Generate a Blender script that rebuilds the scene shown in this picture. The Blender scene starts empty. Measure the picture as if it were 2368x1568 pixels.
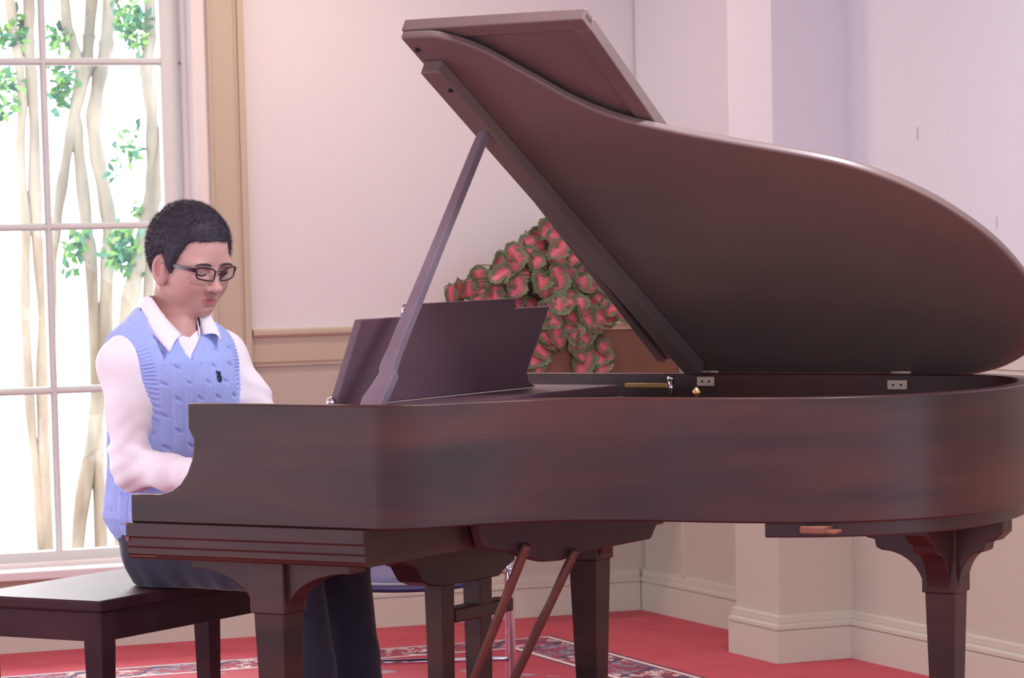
import bpy, bmesh, math, random
import numpy as np
from mathutils import Vector, Matrix
random.seed(4); rng = np.random.RandomState(7)
R = math.radians
COL = bpy.context.scene.collection
# ------------------------------------------------------------------ camera
F_PX, Y_HOR, ROLL, TILT, EYE = 7400., 540., .022, .085, 1.36
PPX, PPY = 1184., Y_HOR + F_PX*math.tan(TILT)
cam_d = bpy.data.cameras.new('camera'); cam = bpy.data.objects.new('camera', cam_d); COL.objects.link(cam)
cam_d.sensor_width = 36; cam_d.sensor_fit = 'HORIZONTAL'; cam_d.lens = F_PX/2368*36
cam_d.shift_y = (PPY-784)/2368; cam_d.clip_start = .1; cam_d.clip_end = 300
cam.matrix_world = Matrix.Translation((0, 0, EYE)) @ Matrix.Rotation(math.pi/2-TILT, 4, 'X') @ Matrix.Rotation(-ROLL, 4, 'Z')
bpy.context.scene.camera = cam
cam_d.dof.use_dof = True; cam_d.dof.focus_distance = 7.6; cam_d.dof.aperture_fstop = 11
cr, sr, ct, st = math.cos(ROLL), math.sin(ROLL), math.cos(TILT), math.sin(TILT)
CAM = np.array([0, 0, EYE])
def ray(u, v):
    x = (u-PPX)/F_PX; y = -(v-PPY)/F_PX
    x, y = cr*x+sr*y, -sr*x+cr*y
    return np.array([x, ct+y*st, -st+y*ct])
def on_plane(u, v, p0, n):
    r = ray(u, v); return CAM + r*(np.dot(np.array(p0, float)-CAM, n)/np.dot(r, n))
# ------------------------------------------------------------------ helpers
def tag(o, label=None, cat=None, group=None, kind=None):
    if label: o['label'] = label
    if cat: o['category'] = cat
    if group: o['group'] = group
    if kind: o['kind'] = kind
    return o
def empty(name, loc, rz, label, cat, group=None):
    o = bpy.data.objects.new(name, None); COL.objects.link(o)
    o.location = loc; o.rotation_euler = (0, 0, rz); o.empty_display_size = .1
    return tag(o, label, cat, group)
def mesh(name, V, F, mat, parent=None, smooth=False, bevel=0, kind=None, col=None, fix=True, seg=2):
    me = bpy.data.meshes.new(name)
    me.from_pydata([tuple(map(float, v)) for v in V], [], [tuple(int(i) for i in f) for f in F]); me.update()
    if fix:
        bm = bmesh.new(); bm.from_mesh(me); bmesh.ops.recalc_face_normals(bm, faces=bm.faces); bm.to_mesh(me); bm.free()
    if col is not None:
        at = me.color_attributes.new('Col', 'FLOAT_COLOR', 'POINT')
        c4 = np.ones((len(V), 4), np.float32); c4[:, :3] = col; at.data.foreach_set('color', c4.ravel())
    if smooth: me.polygons.foreach_set('use_smooth', [True]*len(me.polygons))
    me.materials.append(mat)
    o = bpy.data.objects.new(name, me); COL.objects.link(o)
    if parent: o.parent = parent
    if bevel:
        b = o.modifiers.new('b', 'BEVEL'); b.width = bevel; b.segments = seg; b.limit_method = 'ANGLE'; b.angle_limit = R(30); b.harden_normals = False
    if kind: o['kind'] = kind
    return o
class MB:
    def __init__(s): s.V = []; s.F = []; s.C = []
    def add(s, V, F, c=None):
        n = len(s.V); s.V += [tuple(v) for v in V]; s.F += [tuple(i+n for i in f) for f in F]
        if c is not None: s.C += list(c)
        return s
    def box(s, x0, x1, y0, y1, z0, z1, M=None):
        V = [(x, y, z) for x in (x0, x1) for y in (y0, y1) for z in (z0, z1)]
        if M is not None: V = [tuple(M @ Vector(v)) for v in V]
        return s.add(V, [(0,1,3,2),(4,6,7,5),(0,4,5,1),(2,3,7,6),(0,2,6,4),(1,5,7,3)])
    def frustum(s, c0, h0, c1, h1):  # centre (x,y,z), half sizes
        V = []
        for c, h in ((c0, h0), (c1, h1)):
            V += [(c[0]-h[0], c[1]-h[1], c[2]), (c[0]+h[0], c[1]-h[1], c[2]), (c[0]+h[0], c[1]+h[1], c[2]), (c[0]-h[0], c[1]+h[1], c[2])]
        return s.add(V, [(0,3,2,1),(4,5,6,7),(0,1,5,4),(1,2,6,5),(2,3,7,6),(3,0,4,7)])
    def prism(s, poly, f0, f1):  # poly list of 2D, f0,f1 map 2D->3D
        n = len(poly); V = [f0(*p) for p in poly]+[f1(*p) for p in poly]
        return s.add(V, [tuple(range(n)), tuple(range(2*n-1, n-1, -1))]+[(i, (i+1) % n, (i+1) % n+n, i+n) for i in range(n)])
    def tube(s, P, r, n=12, cap=True):
        P = [Vector(p) for p in P]; r = r if hasattr(r, '__len__') else [r]*len(P)
        V = []; F = []; up = None
        for i, p in enumerate(P):
            d = (P[min(i+1, len(P)-1)]-P[max(i-1, 0)]).normalized()
            if up is None: up = d.orthogonal().normalized()
            up = (up-d*up.dot(d)).normalized(); w = d.cross(up)
            V += [p+(up*math.cos(2*math.pi*k/n)+w*math.sin(2*math.pi*k/n))*r[i] for k in range(n)]
        for i in range(len(P)-1):
            F += [(i*n+k, i*n+(k+1) % n, (i+1)*n+(k+1) % n, (i+1)*n+k) for k in range(n)]
        if cap: F += [tuple(range(n-1, -1, -1)), tuple(range((len(P)-1)*n, len(P)*n))]
        return s.add(V, F)
    def ball(s, c, r, n=10):
        r = r if hasattr(r, '__len__') else (r, r, r); V = []; F = []
        for i in range(n+1):
            a = math.pi*i/n
            V += [(c[0]+r[0]*math.sin(a)*math.cos(2*math.pi*k/(2*n)), c[1]+r[1]*math.sin(a)*math.sin(2*math.pi*k/(2*n)), c[2]+r[2]*math.cos(a)) for k in range(2*n)]
        for i in range(n):
            F += [(i*2*n+k, i*2*n+(k+1) % (2*n), (i+1)*2*n+(k+1) % (2*n), (i+1)*2*n+k) for k in range(2*n)]
        return s.add(V, F)
    def build(s, name, mat, parent=None, **k):
        return mesh(name, s.V, s.F, mat, parent, col=(np.array(s.C) if s.C else None), **k)
def smoothpts(P, k=6, closed=False):  # catmull-rom
    P = [np.array(p, float) for p in P]; n = len(P); out = []
    for i in range(n if closed else n-1):
        g = (lambda j: P[j % n]) if closed else (lambda j: P[min(max(j, 0), n-1)])
        p0, p1, p2, p3 = g(i-1), g(i), g(i+1), g(i+2)
        for q in range(k):
            t = q/k
            out.append(.5*((2*p1)+(-p0+p2)*t+(2*p0-5*p1+4*p2-p3)*t*t+(-p0+3*p1-3*p2+p3)*t**3))
    if not closed: out.append(P[-1])
    return out
# ------------------------------------------------------------------ materials
def srgb(*c): return tuple((x/255/12.92 if x/255 <= .04045 else ((x/255+.055)/1.055)**2.4) for x in c)
def newmat(name):
    m = bpy.data.materials.new(name); m.use_nodes = True; nt = m.node_tree
    return m, nt, nt.nodes['Principled BSDF']
def nd(nt, t, **k):
    n = nt.nodes.new(t)
    for a, b in k.items():
        if a.startswith('_'): n.inputs[int(a[1:])].default_value = b
        else: setattr(n, a, b)
    return n
def simple(name, c, rough=.5, metal=0, coat=0, spec=.5, bump=0, bscale=200, var=0, vscale=(3, 3, 3), c2=None, cr_=.1, sheen=0):
    m, nt, b = newmat(name); L = nt.links.new
    b.inputs['Base Color'].default_value = (*c, 1); b.inputs['Roughness'].default_value = rough
    b.inputs['Metallic'].default_value = metal; b.inputs['Specular IOR Level'].default_value = spec
    b.inputs['Coat Weight'].default_value = coat; b.inputs['Coat Roughness'].default_value = cr_
    if sheen: b.inputs['Sheen Weight'].default_value = sheen
    if c2 is not None or bump:
        tc = nd(nt, 'ShaderNodeTexCoord'); mp = nd(nt, 'ShaderNodeMapping'); mp.inputs['Scale'].default_value = vscale
        L(tc.outputs['Object'], mp.inputs[0])
        if c2 is not None:
            n = nd(nt, 'ShaderNodeTexNoise'); n.inputs['Scale'].default_value = 1; n.inputs['Detail'].default_value = 4
            L(mp.outputs[0], n.inputs['Vector'])
            r = nd(nt, 'ShaderNodeValToRGB'); r.color_ramp.elements[0].position = .35; r.color_ramp.elements[1].position = .68
            r.color_ramp.elements[0].color = (*c, 1); r.color_ramp.elements[1].color = (*c2, 1)
            L(n.outputs[0], r.inputs[0]); L(r.outputs[0], b.inputs['Base Color'])
        if bump:
            n2 = nd(nt, 'ShaderNodeTexNoise'); n2.inputs['Scale'].default_value = bscale; L(tc.outputs['Object'], n2.inputs['Vector'])
            bp = nd(nt, 'ShaderNodeBump'); bp.inputs['Strength'].default_value = bump; bp.inputs['Distance'].default_value = .002
            L(n2.outputs[0], bp.inputs['Height']); L(bp.outputs[0], b.inputs['Normal'])
    return m
def math_(nt, op, a, b=None, c=None):
    n = nd(nt, 'ShaderNodeMath', operation=op)
    for i, v in enumerate((a, b, c)):
        if v is None: continue
        if isinstance(v, (int, float)): n.inputs[i].default_value = v
        else: nt.links.new(v, n.inputs[i])
    return n.outputs[0]
def mix_(nt, f, a, b):
    n = nd(nt, 'ShaderNodeMix', data_type='RGBA'); nt.links.new(f, n.inputs[0]) if not isinstance(f, (int, float)) else None
    if isinstance(f, (int, float)): n.inputs[0].default_value = f
    for i, v in ((6, a), (7, b)):
        if isinstance(v, tuple): n.inputs[i].default_value = (*v, 1)
        else: nt.links.new(v, n.inputs[i])
    return n.outputs[2]
M = {}
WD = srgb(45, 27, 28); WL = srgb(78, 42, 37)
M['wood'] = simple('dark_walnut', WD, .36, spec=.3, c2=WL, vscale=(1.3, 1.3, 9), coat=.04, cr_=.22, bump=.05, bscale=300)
M['lidwood_hazed'] = simple('dark_walnut_lid_hazed', srgb(102, 84, 82), .42, c2=srgb(114, 92, 88), vscale=(2.0, 3, 3), coat=.1, cr_=.3, bump=.05, bscale=300)  # rim walnut with haze painted in as a paler base colour
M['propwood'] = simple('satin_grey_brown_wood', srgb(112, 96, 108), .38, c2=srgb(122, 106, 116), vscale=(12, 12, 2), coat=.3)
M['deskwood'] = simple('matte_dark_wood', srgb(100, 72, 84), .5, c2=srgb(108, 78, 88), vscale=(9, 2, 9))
M['underwood'] = simple('unfinished_underside_wood', srgb(64, 44, 50), .6, c2=srgb(76, 50, 54), vscale=(3, 9, 9))
M['redwood'] = simple('reddish_brown_stick', srgb(105, 62, 58), .45, c2=srgb(120, 72, 64), vscale=(8, 8, 8))
M['rawwood'] = simple('raw_orange_wood', srgb(150, 92, 72), .6, c2=srgb(120, 70, 58), vscale=(20, 20, 20))
M['bench'] = simple('black_brown_lacquer', srgb(58, 36, 42), .45, spec=.08, c2=srgb(74, 44, 48), vscale=(8, 2, 8), coat=.0, cr_=.16)
M['brass'] = simple('brass', srgb(185, 150, 95), .35, metal=.85)
M['hinge'] = simple('dull_brass', srgb(190, 165, 150), .45, metal=.5)
M['gold'] = simple('gold_iron_plate', srgb(150, 115, 60), .4, metal=.6)
M['chrome'] = simple('chrome', srgb(205, 200, 215), .12, metal=1)
M['steel'] = simple('steel_strings', srgb(170, 165, 160), .3, metal=1)
M['ivory'] = simple('ivory_key', srgb(230, 222, 205), .3, coat=.3)
M['ebony'] = simple('ebony_key', srgb(18, 16, 18), .3, coat=.3)
M['felt'] = simple('black_felt', srgb(25, 20, 24), .9)
M['blue_plastic'] = simple('blue_plastic', srgb(58, 56, 105), .35, bump=.1, bscale=400)
M['casing'] = simple('tan_painted_wood', srgb(198, 180, 158), .5, bump=.04)
M['sash'] = simple('greige_painted_sash', srgb(222, 222, 216), .5)
M['sill'] = simple('white_painted_sill', srgb(238, 228, 224), .45)
M['base'] = simple('beige_painted_baseboard', srgb(206, 196, 180), .5)
M['ceil'] = simple('white_ceiling', srgb(232, 222, 216), .8)
M['shelfbrown'] = simple('brown_wood_box', srgb(124, 84, 68), .5, c2=srgb(136, 94, 76), vscale=(6, 2, 2))
M['shelftop'] = simple('cream_box_top', srgb(222, 186, 156), .5)
M['pot'] = simple('dark_ceramic', srgb(60, 45, 40), .4)
M['stem'] = simple('green_stem', srgb(96, 96, 70), .6)
M['navy'] = simple('navy_trouser_cloth', srgb(38, 34, 52), .85, c2=srgb(46, 42, 62), vscale=(14, 14, 14), bump=.25, bscale=500, sheen=.2)
M['shirt'] = simple('white_cotton', srgb(248, 242, 248), .8, bump=.08, bscale=600)
M['vest'] = simple('periwinkle_knit', srgb(170, 186, 248), .9, bump=.18, bscale=420, sheen=.2)
M['hair'] = simple('black_hair', srgb(48, 40, 52), .6, c2=srgb(70, 62, 76), vscale=(60, 60, 60), bump=.6, bscale=350)
M['glassframe'] = simple('dark_plum_frame', srgb(52, 32, 46), .25, coat=.4)
M['shoe'] = simple('black_leather', srgb(24, 22, 24), .35)
M['logo'] = simple('dark_embroidery', srgb(34, 38, 66), .8)
M['ground'] = simple('pale_ground', srgb(240, 236, 226), .9)
M['bark'] = simple('pale_bark', srgb(124, 108, 92), .8, c2=srgb(182, 166, 148), vscale=(9, 9, 2.2), bump=.4, bscale=40)
M['lampshade'] = simple('white_glass_shade', srgb(240, 235, 225), .3)
def attrmat(name, rough, spec=.5, sss=0, bump=0, bscale=300, coat=0):
    m, nt, b = newmat(name); a = nd(nt, 'ShaderNodeAttribute', attribute_name='Col')
    nt.links.new(a.outputs['Color'], b.inputs['Base Color']); b.inputs['Roughness'].default_value = rough; b.inputs['Specular IOR Level'].default_value = spec
    b.inputs['Coat Weight'].default_value = coat
    if sss: b.inputs['Subsurface Weight'].default_value = sss; b.inputs['Subsurface Radius'].default_value = (.012, .004, .002)
    if bump:
        tc = nd(nt, 'ShaderNodeTexCoord'); n2 = nd(nt, 'ShaderNodeTexNoise'); n2.inputs['Scale'].default_value = bscale; nt.links.new(tc.outputs['Object'], n2.inputs['Vector'])
        bp = nd(nt, 'ShaderNodeBump'); bp.inputs['Strength'].default_value = bump; bp.inputs['Distance'].default_value = .001
        nt.links.new(n2.outputs[0], bp.inputs['Height']); nt.links.new(bp.outputs[0], b.inputs['Normal'])
    return m
M['skin'] = attrmat('skin', .48, .4, sss=.15, bump=.1, bscale=500)
M['leaf'] = attrmat('coleus_leaf', .5)
M['treeleaf'] = attrmat('tree_leaf', .5)
def glassmat(name, refl):
    m, nt, b = newmat(name); nt.nodes.remove(b)
    t = nd(nt, 'ShaderNodeBsdfTransparent'); g = nd(nt, 'ShaderNodeBsdfGlossy'); g.inputs['Roughness'].default_value = .02
    fr = nd(nt, 'ShaderNodeFresnel'); fr.inputs[0].default_value = 1.45; mx = nd(nt, 'ShaderNodeMixShader'); s = math_(nt, 'MULTIPLY', fr.outputs[0], refl)
    L = nt.links.new; L(s, mx.inputs[0]); L(t.outputs[0], mx.inputs[1]); L(g.outputs[0], mx.inputs[2]); L(mx.outputs[0], nt.nodes['Material Output'].inputs[0])
    return m
M['glass'] = glassmat('window_glass', 1.0); M['lens'] = glassmat('lens_glass', .8)
def wallmat(name, up, low, spots=()):
    m, nt, b = newmat(name); L = nt.links.new
    tc = nd(nt, 'ShaderNodeTexCoord'); sp = nd(nt, 'ShaderNodeSeparateXYZ'); L(tc.outputs['Object'], sp.inputs[0])
    col = mix_(nt, math_(nt, 'GREATER_THAN', sp.outputs[2], 1.0), low, up)
    n = nd(nt, 'ShaderNodeTexNoise'); n.inputs['Scale'].default_value = 1.1; L(tc.outputs['Object'], n.inputs['Vector'])
    col = mix_(nt, math_(nt, 'MULTIPLY', n.outputs[0], .12), col, srgb(215, 195, 182))
    for (sx, sz, rx, rz) in spots:
        d = math_(nt, 'SQRT', math_(nt, 'ADD', math_(nt, 'POWER', math_(nt, 'DIVIDE', math_(nt, 'SUBTRACT', sp.outputs[0], sx), rx), 2), math_(nt, 'POWER', math_(nt, 'DIVIDE', math_(nt, 'SUBTRACT', sp.outputs[2], sz), rz), 2)))
        k = math_(nt, 'MULTIPLY', math_(nt, 'LESS_THAN', d, 1), .45)
        col = mix_(nt, k, col, srgb(170, 135, 120))
    L(col, b.inputs['Base Color']); b.inputs['Roughness'].default_value = .75
    n2 = nd(nt, 'ShaderNodeTexNoise'); n2.inputs['Scale'].default_value = 260; L(tc.outputs['Object'], n2.inputs['Vector'])
    bp = nd(nt, 'ShaderNodeBump'); bp.inputs['Strength'].default_value = .15; bp.inputs['Distance'].default_value = .001; L(n2.outputs[0], bp.inputs['Height']); L(bp.outputs[0], b.inputs['Normal'])
    return m
UPW = srgb(232, 226, 228); LOW = srgb(196, 184, 168)
M['wall'] = wallmat('wall_paint', UPW, LOW)
M['wallr'] = wallmat('wall_paint_marked', srgb(226, 220, 226), LOW, [(.424, 1.632, .008, .022), (.867, 1.36, .006, .02), (.60, 1.63, .003, .004)])
M['carpet'] = simple('red_carpet', srgb(196, 66, 80), .95, c2=srgb(206, 80, 94), vscale=(5, 5, 5), bump=.8, bscale=500, sheen=.05)
def rugmat():
    m, nt, b = newmat('oriental_rug'); L = nt.links.new
    tc = nd(nt, 'ShaderNodeTexCoord'); sp = nd(nt, 'ShaderNodeSeparateXYZ'); L(tc.outputs['Object'], sp.inputs[0])
    # local: x runs left along the far edge (0..-4), y toward camera (0..-4)
    dx = math_(nt, 'ABSOLUTE', sp.outputs[0]); dy = math_(nt, 'ABSOLUTE', sp.outputs[1]); d = math_(nt, 'MINIMUM', dx, dy)
    al = math_(nt, 'MAXIMUM', dx, dy)
    red = srgb(172, 62, 76); cream = srgb(240, 208, 204); navy = srgb(70, 58, 92); grey = srgb(150, 142, 160)
    vo = nd(nt, 'ShaderNodeTexVoronoi'); vo.inputs['Scale'].default_value = 6.5; L(tc.outputs['Object'], vo.inputs['Vector'])
    fm = math_(nt, 'LESS_THAN', math_(nt, 'ADD', vo.outputs['Distance'], math_(nt, 'MULTIPLY', math_(nt, 'SINE', math_(nt, 'MULTIPLY', math_(nt, 'ADD', sp.outputs[0], sp.outputs[1]), 160)), .06)), .2)
    field = mix_(nt, fm, red, grey)
    # border scroll
    w1 = math_(nt, 'SINE', math_(nt, 'MULTIPLY', al, 26)); w2 = math_(nt, 'MULTIPLY', math_(nt, 'SUBTRACT', d, .125), 14)
    r1 = math_(nt, 'ABSOLUTE', math_(nt, 'SUBTRACT', w1, w2)); scroll = math_(nt, 'LESS_THAN', r1, .22)
    v2 = nd(nt, 'ShaderNodeTexVoronoi'); v2.inputs['Scale'].default_value = 24; L(tc.outputs['Object'], v2.inputs['Vector'])
    mot = math_(nt, 'LESS_THAN', v2.outputs['Distance'], .46)
    w3 = math_(nt, 'SINE', math_(nt, 'MULTIPLY', al, 13))
    med = mix_(nt, math_(nt, 'GREATER_THAN', w3, 0), grey, cream)
    border = mix_(nt, mot, red, med); border = mix_(nt, scroll, border, navy)
    nz = nd(nt, 'ShaderNodeTexNoise'); nz.inputs['Scale'].default_value = 45; L(tc.outputs['Object'], nz.inputs['Vector'])
    border = mix_(nt, math_(nt, 'LESS_THAN', math_(nt, 'ABSOLUTE', math_(nt, 'SUBTRACT', nz.outputs[0], .5)), .035), border, srgb(90, 78, 104))
    col = mix_(nt, math_(nt, 'LESS_THAN', d, .25), field, border)
    def line(c0, c1, colr):
        nonlocal col
        k = math_(nt, 'MULTIPLY', math_(nt, 'GREATER_THAN', d, c0), math_(nt, 'LESS_THAN', d, c1)); col = mix_(nt, k, col, colr)
    line(-1, .012, navy); line(.012, .03, cream); line(.03, .038, navy); line(.222, .24, cream); line(.24, .252, navy)
    L(col, b.inputs['Base Color']); b.inputs['Roughness'].default_value = .95
    return m
M['rug'] = rugmat()

# ------------------------------------------------------------------ room
def frame_mat(origin, ang): return Matrix.Translation(origin) @ Matrix.Rotation(ang, 4, 'Z')
TL = R(21.5); W0 = np.array([-.514, 11.066, 0.]); DL = np.array([math.cos(TL), math.sin(TL), 0]); NL = np.array([math.sin(TL), -math.cos(TL), 0])
TR = R(-67); R0 = np.array([1.057, 10.041, 0.]); DR = np.array([math.cos(TR), math.sin(TR), 0]); NR = np.array([math.sin(TR), -math.cos(TR), 0])
def struct(name, mb, mat, origin=(0, 0, 0), ang=0, **k):
    o = mb.build(name, mat, **k); o.location = origin; o.rotation_euler = (0, 0, ang); o['kind'] = 'structure'; return o
def child(name, mb, mat, parent, **k): return mb.build(name, mat, parent, **k)
# local frame of left wall: x = along (s), y = out of room (positive = away), z.  room face at y=+.02 (baseboard face y=0)
SC = 1.042; CZ = 2.75
WX0, WX1, WZ0, WZ1 = -2.31, -.51, .24, 2.58
mb = MB(); f0, f1 = .02, .26
mb.box(-5.5, WX0, f0, f1, 0, CZ).box(WX1, SC+.3, f0, f1, 0, CZ).box(WX0, WX1, f0, f1, 0, WZ0).box(WX0, WX1, f0, f1, WZ1, CZ)
struct('wall_left', mb, M['wall'], W0, TL)
# right wall frame: x along DR (s), room side is -y direction? NR points into room?
sgn = -1 if NR[1] > 0 or NR[0] > 0 else 1
mb = MB(); mb.box(-1.75, 4.5, .02, .26, 0, CZ); struct('wall_right', mb, M['wallr'], R0, TR) if False else None
# DR=(.39,-.92); room lies toward -x,-y: local +y of rotation TR is (-sin,cos)=(.92,.39) = away from room
mb = MB(); mb.box(-1.54, 4.5, .02, .26, 0, CZ); struct('wall_right', mb, M['wallr'], R0, TR)
mb = MB(); mb.box(-.31, -.012, -.24, .02, 0, CZ); struct('wall_column', mb, M['wallr'], R0, TR)
def footprint(z0, z1):
    A_ = W0-DL*5.5-NL*.20; B_ = W0+DL*(SC+.12)-NL*.20+DR*0; C_ = R0+DR*4.5+np.array([.2, .08, 0])
    m = MB(); P_ = [(A_[0], A_[1]), (B_[0], B_[1]), (C_[0], C_[1]), (6, -2.5), (-7, -2.5)]
    return m.prism(P_, lambda x, y: (x, y, z0), lambda x, y: (x, y, z1))
mb = footprint(-.12, 0)
fl = struct('floor', mb, M['carpet'])
mb = footprint(CZ, CZ+.1); struct('ceiling', mb, M['ceil'])
def profile_run(x0, x1, prof, endcap=True):  # prof [(depth toward room, z)], extruded in local x; y=-depth
    m = MB(); return m.prism(prof, lambda d, z: (x0, .02-d, z), lambda d, z: (x1, .02-d, z))
BASEP = [(0, 0), (.02, 0), (.02, .098), (.015, .102), (.022, .106), (.022, .116), (.014, .120), (.010, .124), (.012, .126), (.012, .145), (.004, .150), (0, .150)]
RAILP = [(0, .925), (.012, .925), (.012, .937), (.018, .940), (.018, 1.022), (.030, 1.027), (.036, 1.034), (.036, 1.046), (.028, 1.052), (0, 1.052)]
struct('baseboard_left', profile_run(-5.5, SC, BASEP), M['base'], W0, TL)
struct('baseboard_right', profile_run(-1.54, -.33, BASEP).add(*(lambda m: (m.V, m.F))(profile_run(0, 4.5, BASEP))), M['base'], R0, TR)
m = MB()
BC = [(d+.24, z) for d, z in BASEP]
m.prism(BASEP, lambda d, z: (-.31-d, -.24-d, z), lambda d, z: (-.012+d, -.24-d, z))
m.prism(BASEP, lambda d, z: (-.012+d, -.24-d, z), lambda d, z: (-.012+d, .02, z))
m.prism(BASEP, lambda d, z: (-.31-d, -.24-d, z), lambda d, z: (-.31-d, .02, z))
struct('baseboard_column', m, M['base'], R0, TR)
struct('trim_1', profile_run(-.385, SC, RAILP).add(*(lambda m: (m.V, m.F))(profile_run(-5.5, -2.43, RAILP))), M['casing'], W0, TL)
struct('trim_2', profile_run(-1.54, -.31, RAILP).add(*(lambda m: (m.V, m.F))(profile_run(0.0, 4.5, RAILP))), M['base'], R0, TR)
m = MB()
for d0 in (0,):
    m.prism(RAILP, lambda d, z: (-.31-d, -.24-d, z), lambda d, z: (-.012+d, -.24-d, z))
    m.prism(RAILP, lambda d, z: (-.012+d, -.24-d, z), lambda d, z: (-.012+d, .02, z))
struct('trim_3', m, M['base'], R0, TR)
m = MB()   # vertical panel moulding on the wainscot beside the corner and below the rail
m.box(-1.213, -1.195, .010, .02, .15, .925).box(-1.207, -1.201, .004, .012, .15, .925)
struct('trim_4', m, M['base'], R0, TR)
# window
win = MB()
m = MB()
# sash frame (stiles, rails) at y .125..165 ; glass at .16
GY = .16
def fr(x0, x1, z0, z1, y0=.13, y1=.18): m.box(x0, x1, y0, y1, z0, z1)
fr(-.642, -.565, .265, 2.57); fr(-2.31, -2.25, .265, 2.57); fr(-2.31, -.565, .265, .322); fr(-2.31, -.565, 2.52, 2.57)
frame = m; window = struct('window_1', frame, M['sash'], W0, TL, bevel=.004)
m = MB()
for x in (-1.047, -1.45, -1.852):
    m.box(x-.012, x+.012, .135, .175, .32, 2.52); m.box(x-.006, x+.006, .124, .136, .32, 2.52)
for z in (.865, 1.416, 1.968):
    m.box(-2.25, -.642, .137, .173, z-.012, z+.012); m.box(-2.25, -.642, .126, .138, z-.006, z+.006)
child('muntins', m, M['sash'], window, bevel=.002)
m = MB(); m.box(-2.25, -.642, GY, GY+.004, .32, 2.52); child('pane', m, M['glass'], window)
m = MB(); m.box(-.565, -.51, .015, .24, .24, 2.58).box(-2.36, -2.31, .015, .24, .24, 2.58).box(-2.36, -.51, .015, .24, 2.56, 2.60)
m.box(-.575, -.562, .075, .125, .26, 2.56).box(-.571, -.562, .10, .13, .26, 2.56)
child('jamb', m, M['sill'], window, bevel=.003)
m = MB()
for a, b_ in ((-.515, -.39), (-2.43, -2.305)):
    m.box(a, b_, -.004, .021, .285, 2.68)
    o_, i_ = (b_, a) if a > -1 else (a, b_)
    s_ = 1 if a > -1 else -1
    m.box(min(o_, o_-s_*.022), max(o_, o_-s_*.022), -.018, 0, .285, 2.68)
    m.box(min(i_, i_+s_*.01), max(i_, i_+s_*.01), -.010, 0, .285, 2.68)
    m.box(min(o_-s_*.03, o_-s_*.036), max(o_-s_*.03, o_-s_*.036), -.008, 0, .285, 2.68)
m.box(-2.43, -.39, -.004, .021, 2.56, 2.68)
child('casing', m, M['casing'], window, bevel=.003)
m = MB(); m.box(-2.46, -.36, -.045, .14, .245, .275).box(-2.31, -.565, .08, .14, .27, .29)
child('sill', m, M['sill'], window, bevel=.005)
m = MB(); m.box(-2.40, -.42, -.004, .021, .17, .245); child('apron', m, M['casing'], window, bevel=.004)
m = MB()
for dx in (-.592, -.578, -.566): m.ball((dx+.012, .118, 1.962+.004*(dx > -.57)), .0045, 6)
m.box(-.585, -.55, .117, .121, 1.957, 1.961); child('latch', m, M['brass'], window, smooth=True)

# wooden box ledge in the corner and coleus
bx = empty('wooden_box_shelf', tuple(W0), TL, 'brown wooden box ledge with a cream top in the wall corner behind the piano', 'shelf')
m = MB(); m.box(.34, .858, -.35, .018, .62, 1.018); m.box(.36, .84, -.353, -.349, .66, .98)
# trim the far end where the right wall comes forward: right wall at s = SC - .. use slanted prism instead
m = MB(); m.prism([(.40, .018), (.40, -.35), (1.048, -.35), (1.038, .018)], lambda x, y: (x, y, .62), lambda x, y: (x, y, 1.022)); m.build('box_body', M['shelfbrown'], bx, bevel=.004)
m = MB(); m.prism([(.39, .018), (.39, -.362), (1.048, -.362), (1.036, .018)], lambda x, y: (x, y, 1.022), lambda x, y: (x, y, 1.04)); m.build('box_top', M['shelftop'], bx, bevel=.004)
pl = empty('potted_coleus', tuple(W0+DL*.66+NL*.19+np.array([0, 0, 1.04])), TL, 'bushy coleus with pink and green leaves trailing over the brown box ledge', 'plant')
m = MB(); m.tube([(0, 0, 0), (0, 0, .01), (0, 0, .10), (0, 0, .115)], [.07, .085, .11, .118], 24); m.build('pot', M['pot'], pl, smooth=True)
plinv = np.array([[math.cos(TL), math.sin(TL)], [-math.sin(TL), math.cos(TL)]])
ploc = np.array(pl.location)
def px_to_plant(u, v, off):
    q = on_plane(u, v, W0+NL*off, NL)-ploc; xy = plinv @ q[:2]; return np.array([xy[0], xy[1], q[2]])
NODES = [(1265,530,30),(1245,556,34),(1285,548,28),(1190,585,32),(1222,592,30),(1160,605,28),(1180,620,26),(1108,640,32),(1118,668,30),(1084,674,22),(1062,678,22),(1042,686,18),(1150,640,24),(1145,676,26),(1178,664,24),(1225,630,30),(1252,650,30),(1200,655,26),(1240,690,28),(1290,598,30),(1325,600,28),(1300,570,26),(1345,628,30),(1290,636,34),(1345,655,28),(1310,690,34),(1340,705,26),(1288,706,30),(1325,735,28),(1352,722,26),(1378,690,28),(1405,690,30),(1412,714,26),(1438,728,28),(1395,735,26),(1270,740,28),(1285,768,30),(1265,780,24),(1330,765,30),(1355,775,26),(1335,805,26),(1352,832,30),(1398,806,30),(1398,832,28),(1252,812,30),(1244,832,26),(1205,640,26),(1270,672,30),(1225,705,26),(1265,716,26),(1195,700,26),(1150,705,24),(1300,660,28),(1275,610,26),(1240,605,24),(1370,745,24),(1105,700,24),(1310,640,26),(1220,560,22),(1370,650,30),(1320,560,26),(1400,660,26)]
lm = MB(); sm = MB()
PINK, PINK2, GRN, GRN2, DRK = (np.array(srgb(*c)) for c in ((188, 66, 92), (212, 112, 124), (88, 98, 74), (112, 124, 86), (110, 44, 56)))
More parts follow.
